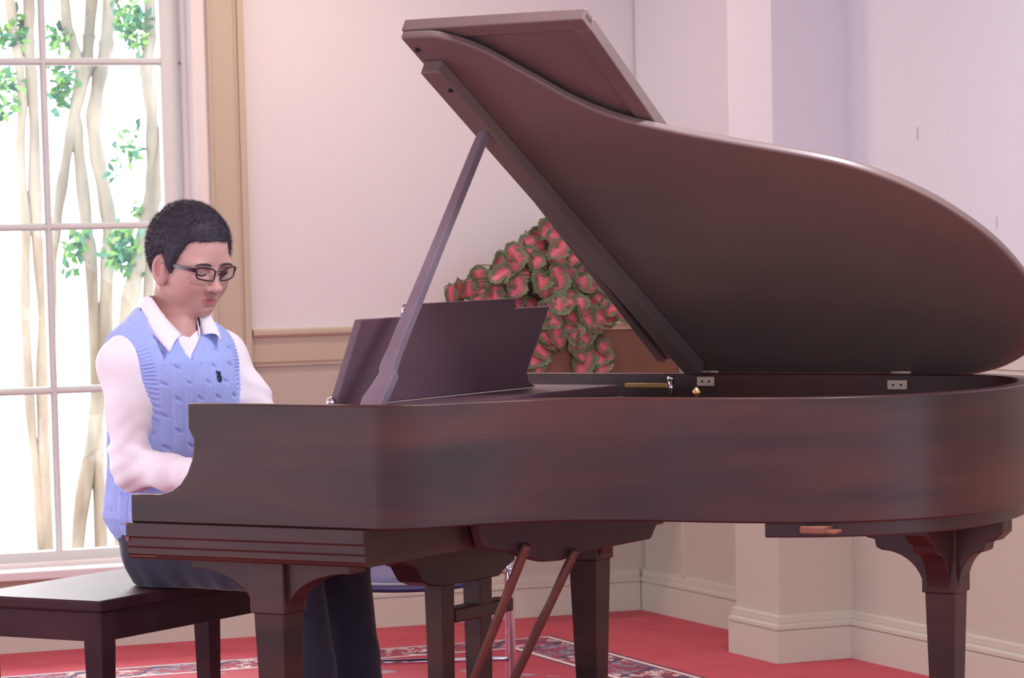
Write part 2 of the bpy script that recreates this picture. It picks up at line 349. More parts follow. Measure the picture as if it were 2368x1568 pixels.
def leaf(c, size, direction, normal, colmul=1.):
    d = Vector(direction).normalized(); n = Vector(normal); n = (n-d*n.dot(d)).normalized(); w = d.cross(n)
    NU, NVV = 12, 6; V = []; Cc = []; F = []
    for i in range(NU+1):
        t = i/NU; wid = .43*math.sin(math.pi*min(1, t**.74))**1.1*(1+.06*(-1)**i) if 0 < t < 1 else .0
        for j in range(-NVV//2, NVV//2+1):
            q = j/(NVV/2); x = t-.5; y = wid*q
            z = .10*abs(q)**1.3*wid*2.2-.35*(t-.4)**2+.02*math.sin(t*25)*abs(q)
            p = Vector(c)+(d*x+w*y+n*z)*size; V.append(tuple(p))
            e = abs(q); te = 1-abs(t-.48)*2
            k = 1 if (e < .55+.12*math.sin(t*9+c[0]*40) and te > .38) else 0
            base = PINK if abs(q) > .05 else PINK2
            if 0 < abs(q) < .5 and i % 2: base = .6*PINK+.4*PINK2
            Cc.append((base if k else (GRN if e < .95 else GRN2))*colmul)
    W_ = NVV+1
    for i in range(NU):
        for j in range(NVV): F.append((i*W_+j, i*W_+j+1, (i+1)*W_+j+1, (i+1)*W_+j))
    lm.add(V, F, Cc)
for (u, v, s) in NODES:
    hang = v > 745
    off = .375 if hang or (u > 1260 and v > 700) else random.uniform(.16, .36)
    c = px_to_plant(u, v, off); scl = s/650.*2.15
    for k in range(2):
        an = random.uniform(-2.6, .6) if not hang else random.uniform(-2.4, -.7)
        dr = Vector((math.cos(an), random.uniform(-.35, -.05), math.sin(an)))
        if u < 1100: dr = Vector((random.uniform(-.25, .1), -.1, 1))
        nn = Vector((random.uniform(-.45, .45), -1, random.uniform(.0, .8)))
        cc = c+np.array([dr.x, dr.y*.3, dr.z])*scl*.28*(1 if k else .1)
        leaf(cc, scl*random.uniform(.85, 1.1), dr, nn, 1)
    e = np.array([random.uniform(-.04, .04), random.uniform(-.04, .04), .10])
    mid = (c+e)/2+np.array([0, -.02, .05]); mid2 = c+np.array([0, .015, .04])
    sm.tube(smoothpts([e, mid, mid2, c+np.array([0, .012, 0])], 4), .0022, 5)
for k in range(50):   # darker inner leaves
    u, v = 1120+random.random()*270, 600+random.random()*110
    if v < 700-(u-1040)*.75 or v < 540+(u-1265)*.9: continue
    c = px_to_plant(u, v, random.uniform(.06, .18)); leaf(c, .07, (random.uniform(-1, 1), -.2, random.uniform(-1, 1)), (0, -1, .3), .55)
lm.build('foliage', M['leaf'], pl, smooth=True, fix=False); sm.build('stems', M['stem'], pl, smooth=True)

# rug
RA = R(22.4); rg = MB(); rg.box(-4.2, 0, -3.6, 0, 0, .004)
rug = rg.build('rug', M['rug']); rug.location = (.123, 10.727, .0005); rug.rotation_euler = (0, 0, RA)
tag(rug, 'red patterned rug with a cream and navy scrolled border under the piano', 'rug')

# ------------------------------------------------------------------ piano
PS = R(-31); O = np.array([-.30405863, 6.83720334, 0]); PA = np.array([math.cos(PS), math.sin(PS), 0]); PB = np.array([-math.sin(PS), math.cos(PS), 0])
def pw(a, b, z): return O+PA*a+PB*b+np.array([0, 0, z])
def ploc_(u, v, p0, n):  # pixel -> piano local via plane given in world
    q = on_plane(u, v, p0, n)-O; return (q@PA, q@PB, q[2])
piano = empty('grand_piano', tuple(O), PS, 'dark walnut baby grand piano with its lid propped open', 'piano')
SP = 1.44
RIM = [(0, 0), (.03, .002), (.065, .018), (.10, .055), (.145, .125), (.205, .215), (.28, .29), (.38, .34), (.50, .363), (.62, .374), (.74, .392), (.84, .425), (.94, .487), (1.02, .575), (1.075, .69), (1.10, .83), (1.097, .97), (1.075, 1.10), (1.03, 1.23), (.96, 1.34), (.87, 1.41), (.76, SP), (.6, SP), (.4, SP), (.2, SP), (0, SP)]
rp = smoothpts(RIM, 5)
def offset_poly(P, d):
    out = []
    for i, p in enumerate(P):
        t = P[min(i+1, len(P)-1)]-P[max(i-1, 0)]; t = t/np.linalg.norm(t)
        out.append(p+np.array([-t[1], t[0]])*d)
    return out
def rimsweep(P, th, z0, z1):
    Q = offset_poly(P, th); V = []; F = []; Q[0] = np.array([0., th]); Q[-1] = np.array([0., SP-th])
    for p, q in zip(P, Q): V += [(p[0], p[1], z0), (p[0], p[1], z1), (q[0], q[1], z1), (q[0], q[1], z0)]
    for i in range(len(P)-1):
        for k in range(4): F.append((4*i+k, 4*i+(k+1) % 4, 4*i+4+(k+1) % 4, 4*i+4+k))
    return V, F
def autosmooth(o, ang=35):
    me = o.data; me.polygons.foreach_set('use_smooth', [True]*len(me.polygons))
    bm = bmesh.new(); bm.from_mesh(me)
    for e in bm.edges:
        if len(e.link_faces) == 2 and e.calc_face_angle(0) > R(ang): e.smooth = False
    bm.to_mesh(me); bm.free()
ARM = [(0, .732), (0, 1.0), (-.479, 1.0), (-.479, .946), (-.472, .934), (-.466, .922), (-.467, .90), (-.472, .875), (-.486, .845), (-.505, .822), (-.53, .806), (-.562, .796), (-.60, .795), (-.645, .795), (-.645, .732)]
V, F = rimsweep(rp, .042, .732, 1.0); m = MB(); m.add(V, F)
for b0 in (0, SP-.042):
    n = len(ARM); VV = [(a, b0, z) for a, z in ARM]+[(a, b0+.042, z) for a, z in ARM]
    m.add(VV, [tuple(range(n)), tuple(range(2*n-1, n-1, -1))]+[(i, (i+1) % n, (i+1) % n+n, i+n) for i in range(1, n)])
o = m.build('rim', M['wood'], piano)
bm = bmesh.new(); bm.from_mesh(o.data); bmesh.ops.remove_doubles(bm, verts=bm.verts, dist=.0008); bmesh.ops.recalc_face_normals(bm, faces=bm.faces); bm.to_mesh(o.data); bm.free()
b = o.modifiers.new('b', 'BEVEL'); b.width = .004; b.segments = 3; b.limit_method = 'ANGLE'; b.angle_limit = R(50)
autosmooth(o)
# keybed with stepped moulding
KP = [(-.012, .732), (-.012, .701), (-.0095, .6985), (-.0095, .679), (-.007, .6765), (-.007, .661), (-.004, .658), (-.004, .655), (.002, .650)]
m = MB(); m.prism(KP+[(SP-.004, .650)]+[(SP-b_, z) for b_, z in KP[::-1][1:]], lambda b_, z: (-.652, b_, z), lambda b_, z: (-.012, b_, z))
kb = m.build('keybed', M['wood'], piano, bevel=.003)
for bb in ((-.6526, -.647, -.0124, .004, .7255, .7318), (-.6528, -.644, -.0124, .006, .690, .7005), (-.645, -.575, -.0075, -.004, .6562, .6580)):
    m = MB(); m.box(*bb); m.build('worn_edge', M['rawwood'], kb, bevel=.0006)['label'] = 'worn spot showing raw orange wood'
m = MB(); m.box(-.648, -.628, .05, SP-.05, .72, .748); m.build('keyslip', M['wood'], piano, bevel=.003)
for b0 in (.05, SP-.13):
    m = MB(); m.box(-.63, -.47, b0, b0+.08, .732, .785); m.build('key_block', M['wood'], piano, bevel=.003)
m = MB(); kw = (SP-.26)/52
for i in range(52): m.box(-.626, -.478, .13+i*kw+.0006, .13+(i+1)*kw-.0006, .735, .757)
m.build('white_keys', M['ivory'], piano, bevel=.001)
m = MB()
for i in range(51):
    if i % 7 in (0, 2, 3, 5, 6): m.box(-.576, -.478, .13+(i+1)*kw-.006, .13+(i+1)*kw+.006, .755, .769)
m.build('black_keys', M['ebony'], piano, bevel=.001)
m = MB(); m.prism([(-.478, .75), (-.478, .78), (-.452, .86), (-.44, .90), (-.40, .93), (-.38, .93), (-.43, .75)], lambda a, z: (a, .05, z), lambda a, z: (a, SP-.05, z)); m.build('fallboard', M['wood'], piano, bevel=.002)
m = MB(); m.box(-.43, -.06, .05, SP-.05, .885, .905); m.build('pin_block', M['underwood'], piano)
ins = offset_poly(rp, .05)[2:-2]
m = MB(); m.prism([(-.05, .05)]+[tuple(p) for p in ins]+[(-.05, SP-.05)], lambda a, b_: (a, b_, .80), lambda a, b_: (a, b_, .81)); m.build('soundboard', M['rawwood'], piano)
ins2 = offset_poly(rp, .11)[4:-4]
m = MB(); m.prism([(-.05, .12)]+[tuple(p) for p in ins2]+[(-.05, SP-.12)], lambda a, b_: (a, b_, .845), lambda a, b_: (a, b_, .86))
for b_ in (.62, .95, 1.2): m.box(-.05, .45+.25*b_, b_, b_+.02, .86, .895)
m.build('iron_plate', M['gold'], piano, bevel=.003)
m = MB()
for i in range(70):
    b_ = .16+i*.0165; ln = float(np.interp(b_, [.125, .215, .29, .34, .363, .392, .425, .487, .575, 1.0, 1.4], [.145, .205, .28, .38, .5, .74, .84, .94, 1.0, 1.0, .85]))-.13
    m.box(-.05, ln, b_-.0006, b_+.0006, .872, .8732)
o = m.build('strings', M['steel'], piano, kind='stuff')
# underside structure
m = MB(); m.box(.02, .14, .25, SP-.06, .735, .79); m.build('belly_rail', M['underwood'], piano, bevel=.004)
for (a0, b0, a1, b1) in ((.1, .5, 1.0, .78), (.1, .8, 1.02, .95), (.1, 1.15, .98, 1.15)):
    m = MB(); d = Vector((a1-a0, b1-b0, 0)); L_ = d.length; Mx = Matrix.Translation((a0, b0, 0)) @ Matrix.Rotation(math.atan2(d.y, d.x), 4, 'Z')
    m.box(0, L_, -.03, .03, .735, .79, Mx); m.build('back_beam', M['underwood'], piano, bevel=.003)
m = MB(); m.prism([(.40, .735), (.43, .655), (.50, .640), (.56, .632), (.62, .612), (.70, .595), (.78, .590), (.86, .596), (.95, .60), (1.22, .60), (1.28, .66), (1.30, .735)], lambda b_, z: (-.008, b_, z), lambda b_, z: (.022, b_, z))
m.build('trapwork_board', M['underwood'], piano, bevel=.006)
p0 = ploc_(1848, 1217, pw(0, .412, 0), PB); p1 = ploc_(1905, 1236, pw(0, .412, 0), PB); p2 = ploc_(1928, 1228, pw(0, .412, 0), PB)
m = MB(); m.box(p0[0], p1[0], .412, .46, p1[2], p0[2]); m.box(p1[0]-.01, p2[0], .416, .455, p1[2], p2[2])
m.build('wood_block', M['rawwood'], piano, bevel=.003)['label'] = 'raw orange wood block'
tl = [tuple(p) for p in offset_poly(rp, .02) if p[0] > .73]
m = MB(); m.prism(tl, lambda a, b_: (a, b_, .700), lambda a, b_: (a, b_, .735)); m.build('tail_plate', M['wood'], piano, bevel=.003)
# legs
def wing(m, ux, uy, cx, cy, z0, z1, inner, outer, th, steps):
    # bracket in direction (ux,uy) : profile (r,z)
    P = [(inner, z1), (outer, z1), (outer, z1-.03)]
    if steps: P += [(outer-.022, z1-.050), (outer-.042, z1-.053), (outer-.046, z1-.072), (outer-.060, z1-.078)]
    r0, zt = P[-1]; r1 = inner+.005
    for k in range(1, 11):
        t = k/10*math.pi/2; P.append((r0-(r0-r1)*math.sin(t), z0+(zt-z0)*math.cos(t)-0.0))
    P += [(inner, z0)]
    px_, py_ = -uy, ux
    m.prism(P, lambda r, z: (cx+ux*r-px_*th/2, cy+uy*r-py_*th/2, z), lambda r, z: (cx+ux*r+px_*th/2, cy+uy*r+py_*th/2, z))
def leg(cx, cy, ztop, zb, half, foot, wl, steps, wings, nm='leg'):
    m = MB(); m.frustum((cx, cy, zb), (half*1.12, half*1.12), (cx, cy, ztop), (half*1.12, half*1.12))
    m.frustum((cx, cy, .06), (foot, foot), (cx, cy, zb), (half*.98, half*.98))
    for (ux, uy) in wings: wing(m, ux, uy, cx, cy, zb, ztop, half, wl.get((ux, uy), .165) if isinstance(wl, dict) else wl, half*1.5, steps)
    o = m.build(nm, M['wood'], piano, bevel=.003)
    m = MB(); m.tube([(cx-.012, cy, .0268), (cx+.012, cy, .0268)], .022, 16); m.box(cx-.01, cx+.01, cy-.01, cy+.01, .03, .062); m.build('caster', M['brass'], o, bevel=.001)
    return o
X4 = ((1, 0), (-1, 0), (0, 1), (0, -1))
leg(-.335, .125, .652, .528, .041, .026, .215, False, ((1, 0), (-1, 0)))
leg(-.232, 1.355, .652, .53, .04, .026, .20, False, ((1, 0), (-1, 0)))
leg(.915, .965, .702, .532, .037, .024, {(-1, 0): .205, (1, 0): .15}, True, X4)
# lyre
m = MB()
for b_ in (.585, .755):
    m.frustum((-.2, b_, .13), (.020, .024), (-.2, b_, .60), (.025, .029))
m.build('lyre_post', M['wood'], piano, bevel=.003)
m = MB(); m.prism([(.33, .652), (1.03, .652), (.93, .622), (.88, .60), (.875, .575), (.84, .565), (.80, .545), (.56, .545), (.50, .552), (.46, .565), (.43, .60), (.37, .62)], lambda b_, z: (-.235, b_-.0, z), lambda b_, z: (-.165, b_, z)); m.build('lyre_yoke', M['wood'], piano, bevel=.004)
m = MB(); m.box(-.225, -.175, .62, .88, .452, .485); m.build('lyre_crossbar', M['wood'], piano, bevel=.004)
m = MB(); m.box(-.27, -.13, .50, .86, .07, .14); m.build('pedal_box', M['wood'], piano, bevel=.006)
for b_ in (.60, .68, .76):
    m = MB(); m.box(-.38, -.26, b_-.013, b_+.013, .075, .087); m.build('pedal', M['brass'], piano, bevel=.004)
for (pt, pb) in (((1215, 1268), (1100, 1560)), ((1327, 1280), (1190, 1568))):
    a1 = ploc_(*pt, pw(.034, .9, 0), PA); a0 = ploc_(*pb, pw(-.10, .8, 0), PA)
    d = Vector(a0)-Vector(a1); e = Vector(a1)+d*(1+.9*0); e = Vector(a1)+d*((a1[2]-.12)/(a1[2]-a0[2]))
    m = MB(); m.tube([Vector(a1)-d*.03, a1, e], .0115, 10); m.build('lyre_brace', M['redwood'], piano, smooth=True)['label'] = 'reddish brown diagonal brace'
# lid
AL = R(34); HG = Vector((0, SP, 1.0))
LN = Vector((0, math.sin(AL), math.cos(AL))); LD = Vector((0, -math.cos(AL), math.sin(AL)))
def lp(a, t, h): return tuple(HG+Vector((a, 0, 0))+LD*t+LN*h)
LO = [(-.066, 1.418), (.004, 1.418), (.044, 1.406), (.082, 1.382), (.118, 1.346), (.159, 1.287), (.199, 1.227), (.238, 1.168), (.285, 1.117), (.335, 1.078), (.377, 1.055), (.435, 1.028), (.476, 1.010), (.56, .977), (.633, .95), (.723, .915), (.789, .884), (.853, .842), (.91, .790), (.965, .720), (1.011, .634), (1.041, .553), (1.057, .471), (1.063, .40), (1.060, .32), (1.045, .24), (1.01, .16), (.96, .095), (.884, .036), (.82, .006), (.76, -.012)]
lo = [tuple(p) for p in smoothpts(LO, 4)]
poly = lo+[(.76, -.012), (.03, -.012)]
poly = lo+[(.4, -.012), (.028, -.012)]
m = MB(); m.prism(poly, lambda a, t: lp(a, t, 0), lambda a, t: lp(a, t, .020))
o = m.build('lid', M['lidwood_hazed'], piano, bevel=.006, seg=3); o.modifiers['b'].angle_limit = R(50)
autosmooth(o, 50)
lid = o
m = MB()   # underside batten along the front edge
def batt(t0, t1, a0, a1, h): m.add([lp(a0-.064*(t/1.418)+.03*(1-t/1.418), t, -hh) if False else lp(a0+.028-.094*t/1.418 if k < 2 else a1+.028-.094*t/1.418, t, -hh) for t in (t0, t1) for k, hh in ((0, 0), (1, h), (2, h), (3, 0))], [(0,1,2,3), (4,7,6,5), (0,4,5,1), (1,5,6,2), (2,6,7,3), (3,7,4,0)])
batt(.05, 1.335, .014, .062, .036)
m.build('lid_batten', M['lidwood_hazed'], lid, bevel=.004)
for c in ((-.042, 1.375, .0), (.0, 1.27, -.036)):
    m = MB(); p = Vector(lp(c[0]+.0, c[1], c[2]-.001)); m.tube([p, p-LN*.003], .006, 12); m.build('screw', M['felt'], lid)
m = MB(); m.prism([(-.072, 0.01), (.388, 0.01), (.388, 1.412), (-.072, 1.412)], lambda a, t: lp(a, t, .032), lambda a, t: lp(a, t, .050))
fl_ = m.build('lid_flap', M['lidwood_hazed'], piano, bevel=.004)
m = MB(); H0, H1 = .024, .054
for (a0, a1, t0, t1) in ((-.072, .388, 1.378, 1.415), (.348, .390, .01, 1.378), (-.074, -.05, .01, 1.378)):
    m.prism([(a0, t0), (a1, t0), (a1, t1), (a0, t1)], lambda a, t: lp(a, t, H0 if a0 > -.07 or True else 0), lambda a, t: lp(a, t, H1))
m.build('flap_edging', M['lidwood_hazed'], fl_, bevel=.003)
# prop stick
pb0 = Vector((-.012, .035, .985)); tt = ploc_(1118, 310, pw(*lp(0, 0, -.036)), (lambda n: PA*n[0]+PB*n[1]+np.array([0, 0, n[2]]))((LN.x, LN.y, LN.z)))
pt0 = Vector(tt)
ax = (pt0-pb0); Lp = ax.length; ax.normalize(); side = Vector((1, 0, 0)); side = (side-ax*side.dot(ax)).normalized(); nn = ax.cross(side)
prof = [(-.02, -.030, .022), (.03, -.031, .022), (.075, -.018, .025), (.095, -.014, .026), (.11, -.020, .017), (.13, -.020, .014), (.16, -.018, .012), (Lp*.6, -.0125, .0105), (Lp-.05, -.011, .0115), (Lp+.008, -.009, .011)]
prof = [(s, l, r) for s, l, r in prof]
V = []; F = []
for s_, l, r in prof:
    for (w, h) in ((l, -.011), (r, -.011), (r, .011), (l, .011)): V.append(pb0+ax*s_+side*w+nn*h)
for i in range(len(prof)-1):
    for k in range(4): F.append((4*i+k, 4*i+(k+1) % 4, 4*i+4+(k+1) % 4, 4*i+4+k))
n_ = len(prof)-1; F += [(0, 3, 2, 1), (4*n_, 4*n_+1, 4*n_+2, 4*n_+3)]
mesh('lid_prop', V, F, M['propwood'], piano, bevel=.002)['label'] = 'greyish satin wood prop stick'
# music desk
def dk(b_, z, da=0): return (-.2+(z-.99)*math.tan(R(15))+da, b_, z)
DP = [(.155, .985), (.165, 1.0), (.17, 1.02), (.195, 1.15), (.20, 1.178), (.385, 1.178), (.385, 1.206), (.855, 1.206), (.86, 1.182), (1.025, 1.182), (1.02, 1.165), (.985, 1.045), (.98, 1.025), (1.0, 1.0), (1.04, .985)]
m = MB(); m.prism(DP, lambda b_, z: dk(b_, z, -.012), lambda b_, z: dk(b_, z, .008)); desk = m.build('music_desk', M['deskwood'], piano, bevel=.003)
m = MB(); m.ball(dk(.365, 1.19, .014), (.008, .012, .012), 8); m.build('desk_knob', M['chrome'], desk, smooth=True)
m = MB(); m.ball(dk(.155, .995, .0), (.010, .014, .014), 8); m.box(-.23, -.19, .13, .16, .975, .988); m.build('desk_pivot', M['chrome'], desk, bevel=.002)
m = MB(); m.box(-.31, -.052, .16, 1.20, .958, .982); m.box(-.30, -.06, .20, .25, .93, .96); m.box(-.30, -.06, 1.1, 1.15, .93, .96)
tray = m.build('desk_shelf', M['deskwood'], piano, bevel=.003)
m = MB(); m.box(-.06, .06, 1.245, 1.262, .972, .984); m.build('desk_rail', M['brass'], piano, bevel=.002)
m = MB(); m.tube([(.068, 1.25, .955), (.068, 1.25, .99)], .006, 10); m.ball((.068, 1.25, .995), .009, 8); m.build('rail_knob', M['chrome'], piano, smooth=True)
m = MB(); m.box(-.12, -.02, 1.15, 1.17, .945, .955); m.build('rail_stop', M['brass'], piano, bevel=.001)
m = MB(); m.tube([(.59, .388, .99), (.59, .388, 1.008), (.59, .388, 1.009), (.59, .388, 1.013), (.59, .388, 1.022)], [.004, .004, .009, .009, .003], 12); m.build('lid_pin', M['brass'], piano, smooth=True)
for (u0, u1, v0, v1, a) in ((1612, 1652, 871, 893, 0), (2052, 2098, 879, 901, 1)):
    p0 = ploc_(u0, v0, pw(0, SP-.044, 0), PB); p1 = ploc_(u1, v1, pw(0, SP-.044, 0), PB)
    m = MB(); m.box(p0[0], p1[0], SP-.0455, SP-.0415, p1[2], min(p0[2], .998)); h = m.build('hinge', M['hinge'], piano, bevel=.001)
    m = MB(); m.tube([(p0[0], SP-.02, 1.004), (p1[0], SP-.02, 1.004)], .004, 10); m.build('hinge_knuckle', M['hinge'], h, smooth=True)
    for q in (.3, .7):
        m = MB(); aa = p0[0]+(p1[0]-p0[0])*q; zz = (p0[2]+p1[2])/2; m.tube([(aa, SP-.0465, zz), (aa, SP-.045, zz)], .0028, 10); m.build('screw', M['felt'], h)

# ------------------------------------------------------------------ bench
bn = empty('piano_bench', tuple(pw(-1.23, .845, 0)), PS, 'dark lacquered wooden piano bench the boy sits on', 'bench')
def bl(x, y, z): return (x, y, z)
HX, HY = .216, .498
m = MB(); m.box(-HX, HX, -HY, HY, .470, .50); m.build('seat', M['bench'], bn, bevel=.007, seg=3)
m = MB()
for y in (-HY+.012, HY-.03): m.box(-HX+.02, HX-.02, y, y+.018, .398, .47)
for x in (-HX+.012, HX-.03): m.box(x, x+.018, -HY+.02, HY-.02, .398, .47)
m.build('apron', M['bench'], bn, bevel=.002)
for sx in (-1, 1):
    for sy in (-1, 1):
        m = MB(); m.frustum((sx*(HX-.04), sy*(HY-.04), 0.0048), (.021, .021), (sx*(HX-.033), sy*(HY-.033), .47), (.029, .029)); m.build('leg', M['bench'], bn, bevel=.003)

# ------------------------------------------------------------------ chair behind the piano
CH = np.array([-.30, 8.86, 0.]); chr_ = empty('stacking_chair', tuple(CH), R(3), 'blue plastic chair with a chrome tube frame standing behind the piano', 'chair')
SW = .235
V = []; F = []; NX, NY = 16, 12
for lay, dz in ((0, 0), (1, -.012)):
    for i in range(NX+1):
        for j in range(NY+1):
            x = -1+2*i/NX; y = -1+2*j/NY
            r = (abs(x)**4+abs(y)**4)**.25; k = max(abs(x), abs(y))/max(r, 1e-6) if r > 0 else 1
            X_, Y_ = x*k*SW, y*k*.215
            z = .428+.018*x*x*.9-.012*(1-y)*.0-(.022*max(0, (-y-.5)/.5)**2)+.012*max(0, (y-.3))**2
            V.append((X_, Y_, z+dz))
def gi(l, i, j): return l*(NX+1)*(NY+1)+i*(NY+1)+j
for i in range(NX):
    for j in range(NY):
        F.append((gi(0, i, j), gi(0, i+1, j), gi(0, i+1, j+1), gi(0, i, j+1))); F.append((gi(1, i, j), gi(1, i, j+1), gi(1, i+1, j+1), gi(1, i+1, j)))
for i in range(NX):
    F += [(gi(0, i, 0), gi(1, i, 0), gi(1, i+1, 0), gi(0, i+1, 0)), (gi(0, i, NY), gi(0, i+1, NY), gi(1, i+1, NY), gi(1, i, NY))]
for j in range(NY):
    F += [(gi(0, 0, j), gi(0, 0, j+1), gi(1, 0, j+1), gi(1, 0, j)), (gi(0, NX, j), gi(1, NX, j), gi(1, NX, j+1), gi(0, NX, j+1))]
mesh('seat', V, F, M['blue_plastic'], chr_, smooth=True)
m = MB()
for i in range(11):
    pass
V = []; F = []
for lay in (0, 1):
    for i in range(13):
        for j in range(7):
            x = -1+i/6; z = .66+.26*j/6*(1-.12*x*x*(j/6)); V.append((x*.20, .235+.035*(1-x*x)*.8+(z-.66)*.25+lay*.01, z))
def g2(l, i, j): return l*91+i*7+j
for i in range(12):
    for j in range(6): F += [(g2(0, i, j), g2(0, i+1, j), g2(0, i+1, j+1), g2(0, i, j+1)), (g2(1, i, j), g2(1, i, j+1), g2(1, i+1, j+1), g2(1, i+1, j))]
for i in range(12): F += [(g2(0, i, 0), g2(1, i, 0), g2(1, i+1, 0), g2(0, i+1, 0)), (g2(0, i, 6), g2(0, i+1, 6), g2(1, i+1, 6), g2(1, i, 6))]
for j in range(6): F += [(g2(0, 0, j), g2(0, 0, j+1), g2(1, 0, j+1), g2(1, 0, j)), (g2(0, 12, j), g2(1, 12, j), g2(1, 12, j+1), g2(0, 12, j+1))]
mesh('backrest', V, F, M['blue_plastic'], chr_, smooth=True)
for sx in (-1, 1):
    m = MB()
    P = [(sx*.292, .02, .012), (sx*.292, .02, .39), (sx*.292, .03, .425), (sx*.292, .06, .445), (sx*.292, .10, .425), (sx*.29, .115, .40), (sx*.29, .16, .012)]
    m.tube(smoothpts(P, 5), .0105, 12); m.build('leg', M['chrome'], chr_, smooth=True)
m = MB(); m.tube([(-.292, .03, .172), (.292, .03, .172)], .008, 12); m.build('stretcher', M['chrome'], chr_, smooth=True)
m = MB(); m.tube([(-.292, .08, .415), (.292, .08, .415)], .008, 12); m.tube([(-.19, .06, .44), (-.19, .22, .52), (-.19, .29, .80)], .009, 10); m.tube([(.19, .06, .44), (.19, .22, .52), (.19, .29, .80)], .009, 10); m.build('seat_frame', M['chrome'], chr_, smooth=True)

# ------------------------------------------------------------------ person (implicit surfaces turned into meshes)
class Field:
    def __init__(s, X, Y, Z):
        s.X, s.Y, s.Z = (np.asarray(a, np.float32) for a in (X, Y, Z)); s.F = np.full((len(X), len(Y), len(Z)), .05, np.float32)
    def sub(s, lo, hi):
        sl = tuple(slice(max(0, np.searchsorted(A, l)-1), np.searchsorted(A, h)+1) for A, l, h in zip((s.X, s.Y, s.Z), lo, hi))
        return sl, s.X[sl[0]][:, None, None], s.Y[sl[1]][None, :, None], s.Z[sl[2]][None, None, :]
    def add(s, fn, lo, hi, k=0, m=.05):
        lo = [l-m for l in lo]; hi = [h+m for h in hi]; sl, x, y, z = s.sub(lo, hi)
        a = s.F[sl]; b = np.broadcast_to(fn(x, y, z), a.shape).astype(np.float32)
        if k > 0:
            h = np.clip(.5+.5*(a-b)/k, 0, 1); r = a*(1-h)+b*h-k*h*(1-h)
        else: r = np.minimum(a, b)
        s.F[sl] = np.minimum(r, a)
    def cut(s, fn, lo, hi, k=0, m=.02):
        lo = [l-m for l in lo]; hi = [h+m for h in hi]; sl, x, y, z = s.sub(lo, hi)
        a = s.F[sl]; b = -np.broadcast_to(fn(x, y, z), a.shape).astype(np.float32)
        if k > 0:
            h = np.clip(.5+.5*(a-b)/k, 0, 1); r = b*(1-h)+a*h+k*h*(1-h)
        else: r = np.maximum(a, b)
        s.F[sl] = np.maximum(r, a)
    def cap(s, a, b, ra, rb, k=.02, flat=None):
        a = np.array(a, float); b = np.array(b, float); R_ = max(ra, rb)
        d = b-a; L2 = float(d@d)
        def fn(x, y, z):
            t = np.clip(((x-a[0])*d[0]+(y-a[1])*d[1]+(z-a[2])*d[2])/L2, 0, 1)
            return np.sqrt((x-a[0]-t*d[0])**2+(y-a[1]-t*d[1])**2+(z-a[2]-t*d[2])**2)-(ra+(rb-ra)*t)
        s.add(fn, np.minimum(a, b)-R_, np.maximum(a, b)+R_, k)
    def ell(s, c, r, k=.02, M_=None, cut=False):
        c = np.array(c, float); r = np.array(r, float); rm = float(r.max())
        def fn(x, y, z):
            dx, dy, dz = x-c[0], y-c[1], z-c[2]
            if M_ is not None: dx, dy, dz = (M_[0][i]*dx+M_[1][i]*dy+M_[2][i]*dz for i in range(3))
            q = np.sqrt((dx/r[0])**2+(dy/r[1])**2+(dz/r[2])**2); g = np.sqrt((dx/r[0]**2)**2+(dy/r[1]**2)**2+(dz/r[2]**2)**2)
            return q*(q-1)/np.maximum(g, 1e-6)
        (s.cut if cut else s.add)(fn, c-rm, c+rm, k)
    def mesh(s):
        F = s.F; I = F < 0; n = [d-1 for d in F.shape]
        off = [(i, j, k) for i in (0, 1) for j in (0, 1) for k in (0, 1)]
        cnt = sum(I[i:i+n[0], j:j+n[1], k:k+n[2]].astype(np.int8) for i, j, k in off)
        act = (cnt > 0) & (cnt < 8); ci = np.argwhere(act); idx = -np.ones(act.shape, np.int64); idx[act] = np.arange(len(ci))
        val = {o: F[ci[:, 0]+o[0], ci[:, 1]+o[1], ci[:, 2]+o[2]] for o in off}
        acc = np.zeros((len(ci), 3)); w = np.zeros(len(ci))
        for a in off:
            for ax in range(3):
                if a[ax] == 0:
                    b = list(a); b[ax] = 1; b = tuple(b); va, vb = val[a], val[b]; cr_ = (va < 0) != (vb < 0)
                    t = np.where(cr_, va/np.where(cr_, va-vb, 1), 0); p = np.tile(np.array(a, float), (len(ci), 1)); p[:, ax] += t
                    acc[cr_] += p[cr_]; w[cr_] += 1
        uvw = acc/w[:, None]; P = np.zeros_like(uvw)
        for ax, A in enumerate((s.X, s.Y, s.Z)):
            i0 = ci[:, ax]; P[:, ax] = A[i0]+uvw[:, ax]*(A[i0+1]-A[i0])
        faces = []
        for ax in range(3):
            o1, o2 = [(1, 2), (2, 0), (0, 1)][ax]
            sl0 = [slice(1, n[q]) for q in range(3)]; sl0[ax] = slice(0, n[ax]); sl1 = list(sl0); sl1[ax] = slice(1, n[ax]+1)
            A0 = I[tuple(sl0)]; A1 = I[tuple(sl1)]; e = np.argwhere(A0 != A1); st_ = np.array([1, 1, 1]); st_[ax] = 0; e = e+st_
            fl = I[e[:, 0], e[:, 1], e[:, 2]]
            def cell(da, db):
                q = e.copy(); q[:, o1] -= da; q[:, o2] -= db; return idx[q[:, 0], q[:, 1], q[:, 2]]
            Q = np.stack([cell(1, 1), cell(0, 1), cell(0, 0), cell(1, 0)], 1); Q[~fl] = Q[~fl][:, ::-1]; faces.append(Q)
        return P, np.concatenate(faces)
